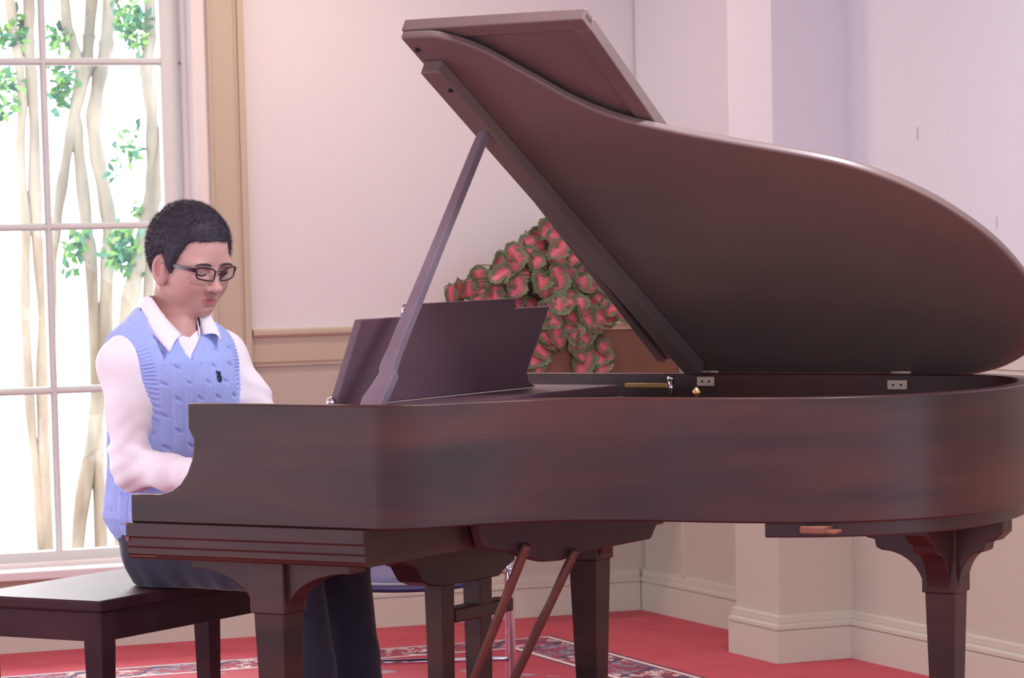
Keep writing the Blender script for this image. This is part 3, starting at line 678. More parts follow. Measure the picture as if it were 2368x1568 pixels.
def fastmesh(name, P, Q, mat, parent=None, col=None, smooth=True):
    me = bpy.data.meshes.new(name); Q = Q[(Q >= 0).all(1)]
    me.vertices.add(len(P)); me.vertices.foreach_set('co', P.astype(np.float32).ravel())
    me.loops.add(4*len(Q)); me.loops.foreach_set('vertex_index', Q.astype(np.int32).ravel())
    me.polygons.add(len(Q)); me.polygons.foreach_set('loop_start', np.arange(0, 4*len(Q), 4, dtype=np.int32)); me.polygons.foreach_set('loop_total', np.full(len(Q), 4, np.int32))
    me.update(); me.validate()
    me.polygons.foreach_set('use_smooth', [smooth]*len(me.polygons)); me.materials.append(mat)
    if col is not None:
        at = me.color_attributes.new('Col', 'FLOAT_COLOR', 'POINT'); c4 = np.ones((len(P), 4), np.float32); c4[:, :3] = col; at.data.foreach_set('color', c4.ravel())
    o = bpy.data.objects.new(name, me); COL.objects.link(o)
    if parent: o.parent = parent
    return o
def axis(*seg):  # (start, end, step) ...
    out = []
    for a, b, h in seg: out += list(np.arange(a, b, h))
    return np.array(out)
PP = pw(-1.09, .76, .5)                       # seat point; body frame: x forward (towards the strings), y left, z up
TY = R(-15)                                   # torso turned a little more towards the room
def tw(x, y, z): return np.array([x*math.cos(TY)-y*math.sin(TY), x*math.sin(TY)+y*math.cos(TY), z])
def tinv(x, y): return x*math.cos(TY)+y*math.sin(TY), -x*math.sin(TY)+y*math.cos(TY)
# landmarks
def body_px(u, v, depth):                      # point on the ray of pixel at body-frame depth (world y - PP.y)
    q = on_plane(u, v, (0, PP[1]+depth, 0), np.array([0, 1., 0]))-PP
    return np.array([q[0]*math.cos(-PS)-q[1]*math.sin(-PS), q[0]*math.sin(-PS)+q[1]*math.cos(-PS), q[2]])
SHR, SHL = tw(-.000, -.148, .560), tw(-.005, .165, .572)
ELR = body_px(304, 1082, -.20); WRR = body_px(448, 1098, -.36)
ELL = body_px(626, 1010, .08); 
dR = WRR-ELR; WRR = ELR+dR/np.linalg.norm(dR)*.265
WRL = np.array([ELL[0]+.21, ELL[1]-.06, .285])
# head frame
HC = body_px(439, 583, .02)
YW = R(-15); PT = R(17)
Rz = np.array([[math.cos(YW), -math.sin(YW), 0], [math.sin(YW), math.cos(YW), 0], [0, 0, 1]])
Ry = np.array([[math.cos(PT), 0, math.sin(PT)], [0, 1, 0], [-math.sin(PT), 0, math.cos(PT)]])   # pitch down
HR = Rz@Ry; HS = 1.04
def hw(x, y, z): return HC+HR@(np.array([x, y, z])*HS)
def hinv(x, y, z):
    dx, dy, dz = x-HC[0], y-HC[1], z-HC[2]
    return tuple((HR[0][i]*dx+HR[1][i]*dy+HR[2][i]*dz)/HS for i in range(3))
def hball(f, c, r, k, cut=False, rot=None):
    Mx = HR if rot is None else HR@rot
    f.ell(hw(*c), np.array(r)*HS, k, Mx, cut)
def hcap(f, a, b, ra, rb, k): f.cap(hw(*a), hw(*b), ra*HS, rb*HS, k)
def skull(f, g=0.):
    hball(f, (-.008, 0, .010), (.104+g, .081+g, .100+g), .0)
    hball(f, (.020, 0, -.012), (.078+g, .073+g, .086+g), .03)
def rotm(ax, a):
    c, s = math.cos(a), math.sin(a)
    return np.array({'x': [[1, 0, 0], [0, c, -s], [0, s, c]], 'y': [[c, 0, s], [0, 1, 0], [-s, 0, c]], 'z': [[c, -s, 0], [s, c, 0], [0, 0, 1]]}[ax])
# ---- body (skin)
hx, hy, hz = HC
f = Field(axis((-.24, hx-.16, .008), (hx-.16, hx+.15, .0022), (hx+.15, WRR[0]-.02, .008), (max(WRR[0]-.02, hx+.15), .62, .0035)),
          axis((-.32, hy-.13, .0045), (hy-.13, hy+.12, .0022), (hy+.12, .34, .0045)),
          axis((-.50, WRR[2]-.06, .009), (WRR[2]-.06, WRR[2]+.07, .004), (WRR[2]+.07, hz-.19, .008), (hz-.19, hz+.14, .0022)))
skull(f)
hball(f, (.040, 0, -.070), (.058, .058, .072), .03)          # jaw mass
hball(f, (.079, 0, -.117), (.019, .022, .019), .025)            # chin
for s in (-1, 1):
    hcap(f, (.0, s*.060, -.080), (.062, s*.024, -.127), .015, .015, .02)   # jaw line
    hball(f, (.060, s*.040, -.056), (.026, .024, .030), .045)      # cheek
    hball(f, (.076, s*.038, -.004), (.022, .026, .010), .02)      # brow
    hball(f, (.101, s*.031, -.021), (.012, .020, .011), .012, True)   # eye socket
    hball(f, (.079, s*.033, -.021), (.0130, .0150, .0105), .005)      # closed-down lid over the eyeball
    hball(f, (.109, s*.0135, -.060), (.009, .0080, .0075), .005)       # nostril wing
    hball(f, (.1065, s*.0075, -.0670), (.004, .003, .003), .002, True)
    # ear
    er = rotm('z', -s*.30)@rotm('y', -.15)
    hball(f, (.004, s*.085, -.040), (.024, .0095, .037), .008, rot=er)
    hball(f, (.006, s*.0925, -.034), (.013, .006, .022), .004, True, rot=er)
    hball(f, (.018, s*.084, -.040), (.006, .006, .010), .006, rot=er)
    hball(f, (.010, s*.083, -.070), (.010, .006, .010), .006, rot=er)
hcap(f, (.090, 0, -.010), (.116, 0, -.048), .0080, .0092, .010)   # nose bridge
hball(f, (.122, 0, -.0555), (.0125, .0138, .0105), .007)           # tip
hball(f, (.078, 0, -.094), (.022, .030, .026), .02)                # mouth mound
hball(f, (.0975, 0, -.0875), (.0066, .021, .0050), .003)            # upper lip
hball(f, (.0955, 0, -.0985), (.0074, .0175, .0056), .003)            # lower lip
hball(f, (.1050, 0, -.0930), (.0070, .024, .0012), .0015, True)
hball(f, (.101, 0, -.109), (.005, .014, .004), .008, True)
# neck, core, limbs under the clothes
nb = tw(-.02, 0, .60)
f.cap(hw(-.034, 0, -.085), nb, .052, .058, .028)
f.cap(hw(-.012, 0, -.10), tw(.02, 0, .61), .042, .048, .02)
f.cap(tw(.02, 0, .61), tw(.035, 0, .54), .052, .062, .02)
f.ell(tw(0, 0, .34), (.09, .12, .26), .03); f.ell((0, 0, .10), (.10, .14, .08), .03)
for s, sh, el, wr in ((-1, SHR, ELR, WRR), (1, SHL, ELL, WRL)):
    f.cap(tw(0, s*.05, .58), sh, .04, .035, .02); f.cap(sh, el, .036, .030, .02); f.cap(el, wr, .031, .024, .02)
    # hand resting on the keys
    fw = np.array([1., 0, -.12]); fw /= np.linalg.norm(fw); lf = np.array([0, 1., 0])
    f.ell(wr+fw*.052, (.045, .040, .015), .015)
    kn = wr+fw*.085
    for q, (dy, ln) in enumerate(((.030, .070), (.011, .080), (-.010, .074), (-.029, .058))):
        dy *= -s if False else 1
        a = kn+lf*dy+np.array([0, 0, .004]); b = a+np.array([ln*.45, dy*.12, .004]); c = b+np.array([ln*.30, 0, -.016]); d = c+np.array([ln*.10, 0, -.018])
        f.cap(a, b, .0095, .0085, .004); f.cap(b, c, .0085, .0078, .002); f.cap(c, d, .0078, .0068, .002)
    th = -s   # thumb on the inner side
    a = wr+fw*.025+lf*(th*-.030); a = wr+fw*.025+lf*(-s*.030); b = a+np.array([.032, -s*.018, -.006]); c = b+np.array([.030, -s*.004, -.010])
    f.cap(a, b, .012, .0105, .01); f.cap(b, c, .0100, .0085, .002)
HIP = [np.array([0, s*.09, .085]) for s in (-1, 1)]; KNE = [np.array([.425, s*.10, .052]) for s in (-1, 1)]; ANK = [np.array([.485, s*.10, -.41]) for s in (-1, 1)]
for h, k_, a in zip(HIP, KNE, ANK):
    f.cap(h, k_, .06, .045, .02); f.cap(k_, a, .045, .034, .02); f.cap(a, a+np.array([.12, 0, -.04]), .03, .022, .02)
P, Q = f.mesh()
h_ = np.stack(hinv(P[:, 0], P[:, 1], P[:, 2]), 1); onh = h_[:, 2] > -.16
base = np.tile(np.array(srgb(200, 154, 146)), (len(P), 1))
def blend(mask, c, a): 
    m_ = (np.clip(mask, 0, 1)*a)[:, None]; base[:] = base*(1-m_)+np.array(srgb(*c))*m_
g = lambda c, r: np.exp(-(((h_[:, 0]-c[0])/r[0])**2+((np.abs(h_[:, 1])-c[1])/r[1])**2+((h_[:, 2]-c[2])/r[2])**2))*(h_[:, 2] > -.17)
blend(g((.07, .042, -.055), (.03, .022, .025)), (212, 146, 140), .5)
blend(g((.108, 0, -.058), (.02, .018, .015)), (222, 160, 150), .5)
lip = (((h_[:, 1]/.0225)**2+((h_[:, 2]+.0928)/.0098)**2) < 1) & (h_[:, 0] > .088); blend(lip.astype(float), (192, 110, 110), .7)
blend(g((.006, .090, -.036), (.016, .01, .02)), (205, 125, 118), .45)
jawsh = g((.05, 0, -.11), (.05, .06, .025))
person = fastmesh('person', P, Q, M['skin'], col=base)
person.location = PP; person.rotation_euler = (0, 0, PS)
tag(person, 'boy in glasses, blue cable knit vest and white shirt seated playing the piano', 'person')
# ---- hair
f = Field(*(axis((c-.16, c+.16, .0022)) for c in HC))
skull(f, .011)
def hairline(x, y, z):
    X, Y, Z = hinv(x, y, z); ay = np.abs(Y)
    line = np.interp(X, [-.12, -.050, -.026, -.018, -.006, .010, .024, .030, .041, .047, .054, .062, .072, .12], [-.088, -.094, -.082, -.045, -.008, -.006, -.040, -.050, -.046, -.012, .010, .040, .051, .054])
    line = line+np.where(X > .05, -.10*np.maximum(ay-.055, 0)+.002*np.cos(Y*90), 0)
    return (line-Z)*.85+.0012*np.sin(900*(Y+X))*(X > .02)
F0 = f.F.copy(); x, y, z = f.X[:, None, None], f.Y[None, :, None], f.Z[None, None, :]
hl = hairline(x, y, z)
thin = np.clip((hl+.030)/.030, 0, 1)*.0085     # shorter towards the hairline
nz = .0012*np.sin(x*310+y*170)*np.sin(y*290-z*210)*np.sin(z*330+x*120)
f.F = np.maximum(F0+thin+nz, hl).astype(np.float32)
P, Q = f.mesh(); hair = fastmesh('hair', P, Q, M['hair'], person)
# short bristles
me = hair.data; me.calc_loop_triangles; nv = len(P)
nrm = np.zeros(nv*3, np.float32); me.vertices.foreach_get('normal', nrm); nrm = nrm.reshape(-1, 3)
hh = np.stack(hinv(P[:, 0], P[:, 1], P[:, 2]), 1)
cand = np.where((np.linalg.norm(hh, axis=1) > .085))[0]; pick = rng.choice(cand, min(22000, len(cand)), replace=False)
V = []; 
dirs = nrm[pick]*.75+rng.normal(0, .28, (len(pick), 3))+(HR@np.array([.25, 0, -.15]))[None]; dirs /= np.linalg.norm(dirs, axis=1)[:, None]
sd_ = np.cross(dirs, rng.normal(0, 1, (len(pick), 3))); sd_ /= np.linalg.norm(sd_, axis=1)[:, None]
Lh = rng.uniform(.004, .011, len(pick))[:, None]*np.where(hl_ := (np.ones(len(pick)) > 0), 1, 1)[:, None]
p0 = P[pick]-dirs*.002; A = p0-sd_*.0004; B_ = p0+sd_*.0004; C_ = p0+dirs*(Lh+.002); D_ = C_+sd_*.0001
VV = np.stack([A, B_, D_, C_], 1).reshape(-1, 3); QQ = np.arange(len(VV)).reshape(-1, 4)
nb_ = nv
bm = bmesh.new(); bm.from_mesh(me); bm.free()
allP = np.concatenate([P, VV]); allQ = np.concatenate([Q, QQ+nv])
bpy.data.objects.remove(hair); hair = fastmesh('hair', allP, allQ, M['hair'], person)
# ---- helper: surface point in head frame
def face_x(y0, z0):
    Pv = bodyh; d = (Pv[:, 1]-y0)**2+(Pv[:, 2]-z0)**2; c = np.where((d < .0035**2) & (Pv[:, 0] > 0))[0]
    return Pv[c, 0].max() if len(c) else .085
bv = np.zeros(len(person.data.vertices)*3, np.float32); person.data.vertices.foreach_get('co', bv); bv = bv.reshape(-1, 3)
bodyh = np.stack(hinv(bv[:, 0], bv[:, 1], bv[:, 2]), 1)
for s in (-1, 1):
    pts = [(s*.013, -.004), (s*.024, -.0010), (s*.036, -.0005), (s*.047, -.0015), (s*.056, -.005)]
    m = MB(); m.tube(smoothpts([hw(face_x(a, b)-.0012, a, b) for a, b in pts], 4), list(np.interp(range(17), [0, 4, 16], [.0022, .0036, .0014])), 8); m.build('eyebrow', M['hair'], person, smooth=True)
    pts = [(s*.019, -.0255), (s*.027, -.0290), (s*.036, -.0295), (s*.046, -.0260)]
    m = MB(); m.tube(smoothpts([hw(face_x(a, b)+.0006, a, b) for a, b in pts], 4), .0017, 6); m.build('eyelashes', M['hair'], person, smooth=True)
# ---- glasses
gl = MB()
def lens_outline(s, n=40, g=0.):
    out = []
    for k in range(n):
        a = 2*math.pi*k/n; c, s_ = math.cos(a), math.sin(a); p = 4.2
        r = (abs(c)**p+abs(s_)**p)**(-1/p); yy = (.0245+g)*r*c; zz = (.0150+g)*r*s_
        yy2 = s*(.0335)+yy; out.append(((.1165-.9*max(0, abs(yy2)-.02)**1.6*2.2), yy2, -.0215+zz+.004*(abs(yy2)-.03)/.03))
    return out
for s in (-1, 1):
    o_ = [hw(*p) for p in lens_outline(s)]; gl.tube(o_+[o_[0], o_[1]], .0022, 8, cap=False)
gl.tube(smoothpts([hw(.1155, -.0095, -.016), hw(.1185, 0, -.013), hw(.1155, .0095, -.016)], 4), .0018, 8)
glasses = gl.build('eyeglasses', M['glassframe'], person, smooth=True); glasses['label'] = 'dark plum rectangular eyeglasses'
for s in (-1, 1):
    o_ = [hw(*p) for p in lens_outline(s, 40, -.001)]; cc = sum(o_)/len(o_)
    m = MB(); m.add([cc]+o_, [(0, i+1, (i+1) % 40+1) for i in range(40)]); m.build('lens', M['lens'], glasses)
    pts = smoothpts([hw(.1055, s*.0585, -.0135), hw(.099, s*.068, -.0135), hw(.075, s*.077, -.0155), hw(.03, s*.083, -.018), hw(.010, s*.0865, -.019), hw(-.004, s*.084, -.040)], 5)
    m = MB()
    V = []; F = []
    up_ = HR@np.array([0, 0, 1.]); lr = HR@np.array([0, 1., 0])
    for i, p in enumerate(pts):
        hgt = np.interp(i, [0, 6, 18, 25], [.0055, .0042, .0030, .0018]); th_ = .0013
        V += [p+up_*hgt+lr*th_, p+up_*hgt-lr*th_, p-up_*hgt-lr*th_, p-up_*hgt+lr*th_]
    for i in range(len(pts)-1):
        for k in range(4): F.append((4*i+k, 4*i+(k+1) % 4, 4*i+4+(k+1) % 4, 4*i+4+k))
    F += [(0, 1, 2, 3), tuple(4*(len(pts)-1)+k for k in (3, 2, 1, 0))]
    m.add(V, F); m.build('temple', M['glassframe'], glasses)
# ---- torso profile
TZ = [.00, .06, .10, .14, .175, .22, .30, .40, .50, .56, .60, .64, .67, .70]
TWD = [.130, .134, .145, .162, .172, .170, .164, .164, .172, .172, .155, .118, .080, .05]
TDP = [.105, .105, .110, .124, .134, .130, .120, .118, .116, .108, .096, .080, .062, .04]
TCX = [.030, .025, .012, -.0, -.006, -.006, -.003, 0, .0, -.004, -.010, -.016, -.02, -.02]
def torso(x, y, z, g=0., belly=True):
    X, Y = tinv(x, y); zz = z+0*X
    w = np.interp(z, TZ, TWD)+g; d = np.interp(z, TZ, TDP)+g; cx = np.interp(z, TZ, TCX)
    q = (np.abs((X-cx)/d)**2.3+np.abs(Y/w)**2.3)**(1/2.3)
    return (q-1)*np.minimum(w, d)*.9
def shoulders(x, y, z, r):
    X, Y = tinv(x, y); out = None
    for s in (-1, 1):
        a = np.array([-.014, s*.04, .628]); b = np.array([-.008, s*.160, .560]); d = b-a; L2 = d@d
        t = np.clip(((X-a[0])*d[0]+(Y-a[1])*d[1]+(z-a[2])*d[2])/L2, 0, 1)
        q = np.sqrt((X-a[0]-t*d[0])**2+(Y-a[1]-t*d[1])**2+(z-a[2]-t*d[2])**2)-(r-.002*t); out = q if out is None else np.minimum(out, q)
    return out
def smin(a, b, k):
    h = np.clip(.5+.5*(b-a)/k, 0, 1); return b*(1-h)+a*h-k*h*(1-h)
def ts(x, y, z, g): return smin(torso(x, y, z, g), shoulders(x, y, z, .050+g), .045)
# ---- vest
f = Field(axis((-.24, .22, .0025)), axis((-.26, .26, .0025)), axis((.055, .70, .0025)))
x, y, z = f.X[:, None, None], f.Y[None, :, None], f.Z[None, None, :]
X, Y = tinv(x, y)
t0 = ts(x, y, z, .010)
phi = np.arctan2(Y, X+.0)*.150             # arc length around the chest
cw = .034; u = (phi/cw) % 1; row = z/.078+.5*(np.floor(phi/cw) % 2)
cable = .0030*np.abs(np.sin(math.pi*u))**.6-.0012*np.exp(-((u-.5)/.05)**2)
v = (row+.22*(u-.5)) % 1; notch = np.exp(-((v-.5)/.055)**2)*np.exp(-((u-.5)/.30)**4)
disp = cable-.0050*notch-.0006*np.cos(2*math.pi*phi/.0046)
# V neck and arm holes
yz_v = np.maximum((.560-z)*.50, 0)
Yv = Y+.024*np.clip((X-.02)/.06, 0, 1)*np.clip((.64-z)/.06, 0, 1); dv = (np.abs(Yv)-(z-.560)*.66)*.83           # >0 outside of the V opening
dv = np.where(X > -.02, dv, np.sqrt(np.maximum(X+.03, -1)**2+Y**2)-.075)
dneck = np.sqrt((X+.010)**2+Y**2)-.074; dneck = np.where(z > .61, dneck, .2)
arm_r = .148+.010*np.clip((z-.42)/.2, 0, 1)
da = np.where(z > .435, arm_r-np.abs(Y), np.sqrt(np.maximum(.435-z, 0)**2+np.maximum(arm_r-np.abs(Y), 0)**2)*np.where(np.abs(Y) > arm_r, 1, 1)+.0)
rib_a = np.clip(1-np.abs(da-.014)/.015, 0, 1) > 0; az = np.arctan2(z-.53, X)
rib_a = (da < .028) & (z > .42); rib_v = (dv < .024) & (X > -.01) & (z > .52)
disp = np.where(rib_a, .0020+.0018*np.sin(az*60), disp)
disp = np.where(rib_v & ~rib_a, .0022+.0013*np.sin((z+np.abs(Y)*1.8)*2*math.pi/.016), disp)
hem = (z < .11); disp = np.where(hem, .001+.0015*np.sin(phi*2*math.pi/.012), disp)
bod = t0-disp+.004*np.sin(z*34+Y*9)*np.clip((.26-z)/.12, 0, 1)
bod = np.maximum(bod, np.where(X > -.02, -dv, -.2)); bod = np.maximum(bod, -dneck)
bod = np.maximum(bod, np.where(z > .435, np.abs(Y)-arm_r, -.2)); bod = np.maximum(bod, .072-z)
inner = ts(x, y, z, -.004); bod = np.maximum(bod, -inner-.0)
f.F = np.broadcast_to(bod, f.F.shape).astype(np.float32).copy()
P, Q = f.mesh(); vest = fastmesh('knit_vest', P, Q, M['vest'], person); vest['label'] = 'periwinkle blue cable knit vest'
vt = np.stack([*tinv(P[:, 0], P[:, 1]), P[:, 2]], 1)
def vest_x(y0, z0):
    c = np.where(((vt[:, 1]-y0)**2+(vt[:, 2]-z0)**2 < .004**2) & (vt[:, 0] > 0))[0]; return vt[c, 0].max()
m = MB(); ly, lz = .052, .520
for (cy, cz, r) in ((0, .006, .0062), (0, -.006, .0068)):
    pts = [tw(vest_x(ly+cy+r*math.cos(a), lz+cz+r*math.sin(a))+.001, ly+cy+r*math.cos(a), lz+cz+r*math.sin(a)) for a in np.linspace(0, 2*math.pi, 15)]
    m.tube(pts, .0014, 6)
for (y0, z0, y1, z1) in ((-.009, 0, .009, 0), (0, .013, 0, -.013), (-.006, .008, -.008, .016)):
    m.tube([tw(vest_x(ly+y0+(y1-y0)*q, lz+z0+(z1-z0)*q)+.001, ly+y0+(y1-y0)*q, lz+z0+(z1-z0)*q) for q in (0, .5, 1)], .0012, 6)
m.build('emblem', M['logo'], vest, smooth=True)['label'] = 'small dark embroidered emblem'
# ---- shirt
f = Field(axis((-.20, .46, .0032)), axis((-.32, .36, .0032)), axis((.20, .72, .0032)))
x, y, z = f.X[:, None, None], f.Y[None, :, None], f.Z[None, None, :]
f.F = np.broadcast_to(np.maximum(ts(x, y, z, .0), -(z-.30)), f.F.shape).astype(np.float32).copy()
def sleeve(s, sh, el, wr):
    sh0 = tw(-.008, s*.125, .575)
    f.cap(sh0, sh, .050, .051, .03); f.cap(sh, sh+(el-sh)*.5, .052, .051, .03); f.cap(sh+(el-sh)*.5, el, .052, .049, .03)
    d = wr-el; L_ = np.linalg.norm(d); f.cap(el, el+d*.55, .050, .043, .03); f.cap(el+d*.55, wr-d/L_*.015, .044, .036, .02)
sleeve(-1, SHR, ELR, WRR); sleeve(1, SHL, ELL, WRL)
def neckcut(x, y, z):
    X, Y = tinv(x, y); k_ = np.clip((z-.598)/.04, 0, 1); return np.sqrt((X-.045*(1-k_)+.004)**2+(Y+.014*(1-k_))**2)-(.030+.046*k_)
f.cut(neckcut, (-.12, -.12, .618), (.16, .12, .72))
# folds
def foldnoise(x, y, z):
    out = 0
    for s, sh, el, wr in ((-1, SHR, ELR, WRR), (1, SHL, ELL, WRL)):
        r = np.sqrt((x-el[0])**2+(y-el[1])**2+(z-el[2])**2); k = np.exp(-(r/.12)**2)
        out = out+.0075*k*np.sin(70*(x*.7+z*.75)+22*y+2*np.sin(30*z+20*y))+.0022*k*np.sin(130*(z-.5*x)+3*np.sin(40*y))
        r2 = np.sqrt((x-sh[0])**2+(y-sh[1])**2+(z-sh[2]+.10)**2); k2 = np.exp(-(r2/.13)**2)
        out = out+.0035*k2*np.sin(55*x+38*y+18*z+1.5*np.sin(26*z))
    return out
f.F = (f.F+foldnoise(x, y, z)).astype(np.float32)
# cuffs
for el, wr in ((ELR, WRR), (ELL, WRL)):
    d = (wr-el)/np.linalg.norm(wr-el); f.cap(wr-d*.055, wr+d*.004, .0405, .0385, .003)
P, Q = f.mesh(); shirt = fastmesh('shirt', P, Q, M['shirt'], person); shirt['label'] = 'white long sleeved shirt'
# collar leaves
def patch(name, rows, th, parent):
    n = len(rows[0]); V = [p for r in rows for p in r]; F = [(i*n+j, i*n+j+1, (i+1)*n+j+1, (i+1)*n+j) for i in range(len(rows)-1) for j in range(n-1)]
    o = mesh(name, V, F, M['shirt'], parent, smooth=True); s = o.modifiers.new('s', 'SOLIDIFY'); s.thickness = th; s.offset = 0; return o
for s in (-1, 1):
    top = smoothpts([tw(-.050, 0, .722), tw(-.034, s*.040, .722), tw(-.002, s*.052, .714), tw(.045, s*.053, .672), tw(.088, s*.033, .625)], 6)
    out_ = smoothpts([tw(-.068, 0, .690), tw(-.052, s*.050, .694), tw(-.014, s*.078, .692), tw(.050, s*.102, .642), tw(.118, s*(.066 if s > 0 else .098), .585+(.022 if s > 0 else 0))], 6)
    rows = []
    for q in np.linspace(0, 1, 7):
        rows.append([a*(1-q)+b*q+np.array([0, 0, .010*math.sin(math.pi*q)])+tw(.006*math.sin(math.pi*q), s*.006*math.sin(math.pi*q), 0) for a, b in zip(top, out_)])
    patch('collar', rows, .003, shirt)
top = smoothpts([tw(.078, .028, .630), tw(.040, .050, .672), tw(-.006, .050, .708), tw(-.034, .037, .714), tw(-.048, 0, .714), tw(-.034, -.037, .714), tw(-.006, -.050, .708), tw(.040, -.050, .676)], 5)
patch('collar_band', [[p for p in top], [p+np.array([0, 0, -.035]) for p in top]], .002, shirt)
m = MB(); m.tube([tw(.1, .0, .572), tw(.103, 0, .572)], .005, 12); m.build('button', M['shirt'], shirt)
# ---- trousers
f = Field(axis((-.22, .66, .006)), axis((-.26, .26, .006)), axis((-.46, .16, .006)))
x, y, z = f.X[:, None, None], f.Y[None, :, None], f.Z[None, None, :]
f.F = np.broadcast_to(torso(x, y, z, .004), f.F.shape).astype(np.float32).copy(); f.F = np.maximum(f.F, np.maximum(z-.13, -z+.003)).astype(np.float32)
f.ell((.03, 0, .075), (.125, .155, .08), .02)
for h, k_, a in zip(HIP, KNE, ANK):
    f.cap(h, k_, .088, .070, .03); f.cap(k_, k_+(a-k_)*.5, .070, .066, .02); f.cap(k_+(a-k_)*.5, a, .066, .078, .02)
f.F = (f.F+.002*np.sin(x*30+z*20+y*25)+.0015*np.sin(x*90-y*50)*np.exp(-(z/.1)**2)).astype(np.float32)
f.F = np.where((x < .36), np.maximum(f.F, .003-z), f.F).astype(np.float32)
f.F = np.maximum(f.F, -.42-z).astype(np.float32)
P, Q = f.mesh(); tr = fastmesh('trousers', P, Q, M['navy'], person); tr['label'] = 'dark navy trousers'
for a in ANK:
    f = Field(axis((a[0]-.08, a[0]+.22, .004)), axis((a[1]-.07, a[1]+.07, .004)), axis((-.505, -.36, .004)))
    f.cap((a[0], a[1], -.42), (a[0]+.02, a[1], -.46), .042, .036, .02); f.cap((a[0]-.02, a[1], -.468), (a[0]+.15, a[1], -.474), .036, .030, .02)
    x, y, z = f.X[:, None, None], f.Y[None, :, None], f.Z[None, None, :]; f.F = np.maximum(f.F, -.495-z+0*x).astype(np.float32)
    P, Q = f.mesh(); fastmesh('shoe', P, Q, M['shoe'], person)

# ------------------------------------------------------------------ outside
def px_out(u, v, off): return on_plane(u, v, W0-NL*off, NL)
m = MB(); c = W0-NL*.35
m.box(-14, 8, .30, 22, -.62, -.55); g = struct('ground_outside', m, M['ground'], W0, TL); 
def tree(label, off, trunks, leaves, lsz=.05, n=14):
    base = px_out(*trunks[0][0][-1][:2], off); t = empty('tree', (base[0], base[1], -.55), 0, label, 'tree', 'slender trees outside the window')
    b0 = np.array(t.location); m = MB()
    for P, w in trunks:
        Q = [px_out(u, v, off)-b0 for (u, v) in P]; s = np.linalg.norm(px_out(100, 500, off)-px_out(101, 500, off))
        d0 = (Q[0]-Q[1]); Q = [Q[0]+d0/np.linalg.norm(d0)*1.2]+Q
        if abs(Q[-1][2]) > .02: e = Q[-1].copy(); e[2] = 0; Q.append(e)
        Q = smoothpts(Q, 5); k = len(Q)
        m.tube(Q, [w*s/2*.86*(1+.12*math.sin(i*1.3+w)) for i in range(k)], 12)
    m.build('trunk', M['bark'], t, smooth=True)
    m = MB(); G = [np.array(srgb(*c)) for c in ((112, 158, 66), (78, 130, 56), (140, 176, 86), (48, 92, 60), (84, 140, 110))]
    for (u, v, r, cnt) in leaves:
        cc = px_out(u, v, off)-b0; s = np.linalg.norm(px_out(100, 500, off)-px_out(101, 500, off))
        for i in range(int(cnt*1.9)):
            p = cc+rng.normal(0, r*s*.55, 3); d = Vector(rng.normal(0, 1, 3)).normalized(); w = d.orthogonal().normalized(); L_ = lsz*rng.uniform(.7, 1.3); p = Vector(p)
            nrm = d.cross(w)
            V = [p, p+d*L_*.5+w*L_*.26+nrm*.006, p+d*L_, p+d*L_*.5-w*L_*.26+nrm*.006, p+d*L_*.5]
            m.add(V, [(0, 1, 4), (1, 2, 4), (2, 3, 4), (3, 0, 4)], [G[rng.randint(5)]]*5)
    if m.V: m.build('leaves', M['treeleaf'], t, kind='stuff', fix=False)
    return t
tree('leftmost pale slender trunks outside the window, beside the left window bar', 2.2,
     [([(22, 0), (30, 70), (40, 120), (52, 240), (46, 360), (60, 520), (58, 700), (70, 950), (97, 1262)], 26),
      ([(68, 0), (66, 110), (80, 250), (82, 500), (100, 700), (98, 950), (108, 1262)], 34)],
     [(15, 85, 30, 26), (35, 60, 20, 12), (20, 190, 32, 26), (12, 250, 22, 14), (40, 85, 18, 10)])
tree('middle pale tree outside with trunks forking behind the second pane column', 3.0,
     [([(150, 0), (155, 60), (172, 110), (185, 180), (172, 260), (148, 400), (130, 520), (118, 640), (120, 900), (130, 1262)], 30),
      ([(212, 0), (205, 90), (198, 170), (175, 250), (180, 330), (200, 520), (215, 700)], 34),
      ([(255, 0), (245, 110), (228, 190), (216, 290), (232, 400), (252, 520), (247, 640), (238, 850), (215, 1010), (180, 1262)], 40)],
     [(132, 90, 26, 22), (150, 180, 26, 26), (132, 215, 18, 14), (180, 560, 28, 20), (165, 600, 20, 10), (135, 235, 15, 10)], .055)
tree('right hand pale tree outside nearest the window frame', 2.6,
     [([(348, 0), (347, 90), (338, 170), (350, 250), (352, 360), (350, 480), (345, 640), (335, 900), (330, 1250)], 34),
      ([(330, 560), (312, 640), (295, 720), (288, 900), (280, 1262)], 48)],
     [(300, 30, 34, 34), (330, 60, 26, 20), (290, 70, 20, 14), (315, 95, 22, 16), (275, 350, 18, 8), (295, 365, 14, 8), (318, 300, 14, 6), (262, 405, 10, 6), (292, 555, 32, 46), (275, 600, 26, 30), (310, 585, 24, 24), (320, 495, 14, 8), (300, 620, 22, 20), (320, 350, 12, 5)], .05)
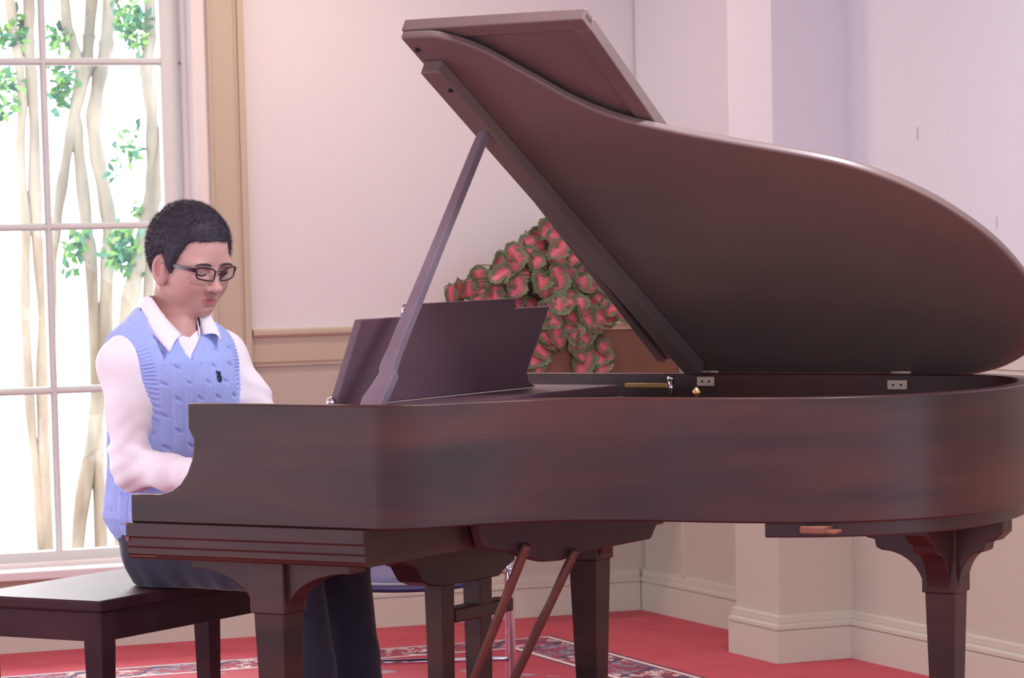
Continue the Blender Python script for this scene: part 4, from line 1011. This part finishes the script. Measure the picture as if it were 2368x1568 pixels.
# ------------------------------------------------------------------ light
sc = bpy.context.scene
wd = bpy.data.worlds.new('world'); sc.world = wd; wd.use_nodes = True; nt = wd.node_tree; L = nt.links.new
bgn = nt.nodes['Background']
tc = nd(nt, 'ShaderNodeTexCoord'); sp = nd(nt, 'ShaderNodeSeparateXYZ'); L(tc.outputs['Generated'], sp.inputs[0])
dt = math_(nt, 'ADD', math_(nt, 'MULTIPLY', sp.outputs[0], -.366), math_(nt, 'MULTIPLY', sp.outputs[1], .93))
ss = nd(nt, 'ShaderNodeMapRange', interpolation_type='SMOOTHSTEP'); L(dt, ss.inputs[0]); ss.inputs[1].default_value = -.1; ss.inputs[2].default_value = .6
L(mix_(nt, ss.outputs[0], (.62, .85, 1.0), srgb(244, 246, 255)), bgn.inputs[0])
L(math_(nt, 'ADD', math_(nt, 'MULTIPLY', ss.outputs[0], 3.0), 2.7), bgn.inputs[1])
def lampfix(x, y, power, col, r=.12):
    e = empty('ceiling_light', (x, y, CZ), 0, 'round white ceiling light nearest the window wall' if x < 0 else ('added unseen ceiling light that brightens the right wall' if x > .8 else 'round white ceiling light above the open piano'), 'light', None)
    m = MB(); m.tube([(0, 0, 0), (0, 0, -.03), (0, 0, -.05)], [.16, .16, .14], 24); m.build('shade', M['lampshade'], e, smooth=True)
    ld = bpy.data.lights.new('bulb', 'AREA'); ld.shape = 'DISK'; ld.size = .28; ld.energy = power; ld.color = col
    lo_ = bpy.data.objects.new('bulb', ld); COL.objects.link(lo_); lo_.parent = e; lo_.location = (0, 0, -.06)
lampfix(-.45, 10.1, 14, (1, .82, .64)); lampfix(.2, 7.2, 16, (.9, .92, 1), .2); lampfix(.9, 6.4, 48, (.85, .92, 1), .2)  # last lamp is added out of view to brighten the right wall
sd = bpy.data.lights.new('sun', 'SUN'); sd.energy = 7; sd.angle = R(35); sd.color = (1, .97, .95)
so = bpy.data.objects.new('sun', sd); COL.objects.link(so); so.rotation_euler = Vector((.40, -.80, -.42)).to_track_quat('-Z', 'Y').to_euler()
sc.view_settings.view_transform = 'Standard'; sc.view_settings.look = 'None'; sc.view_settings.gamma = 1; sc.view_settings.exposure = 0
sc.view_settings.use_curve_mapping = False
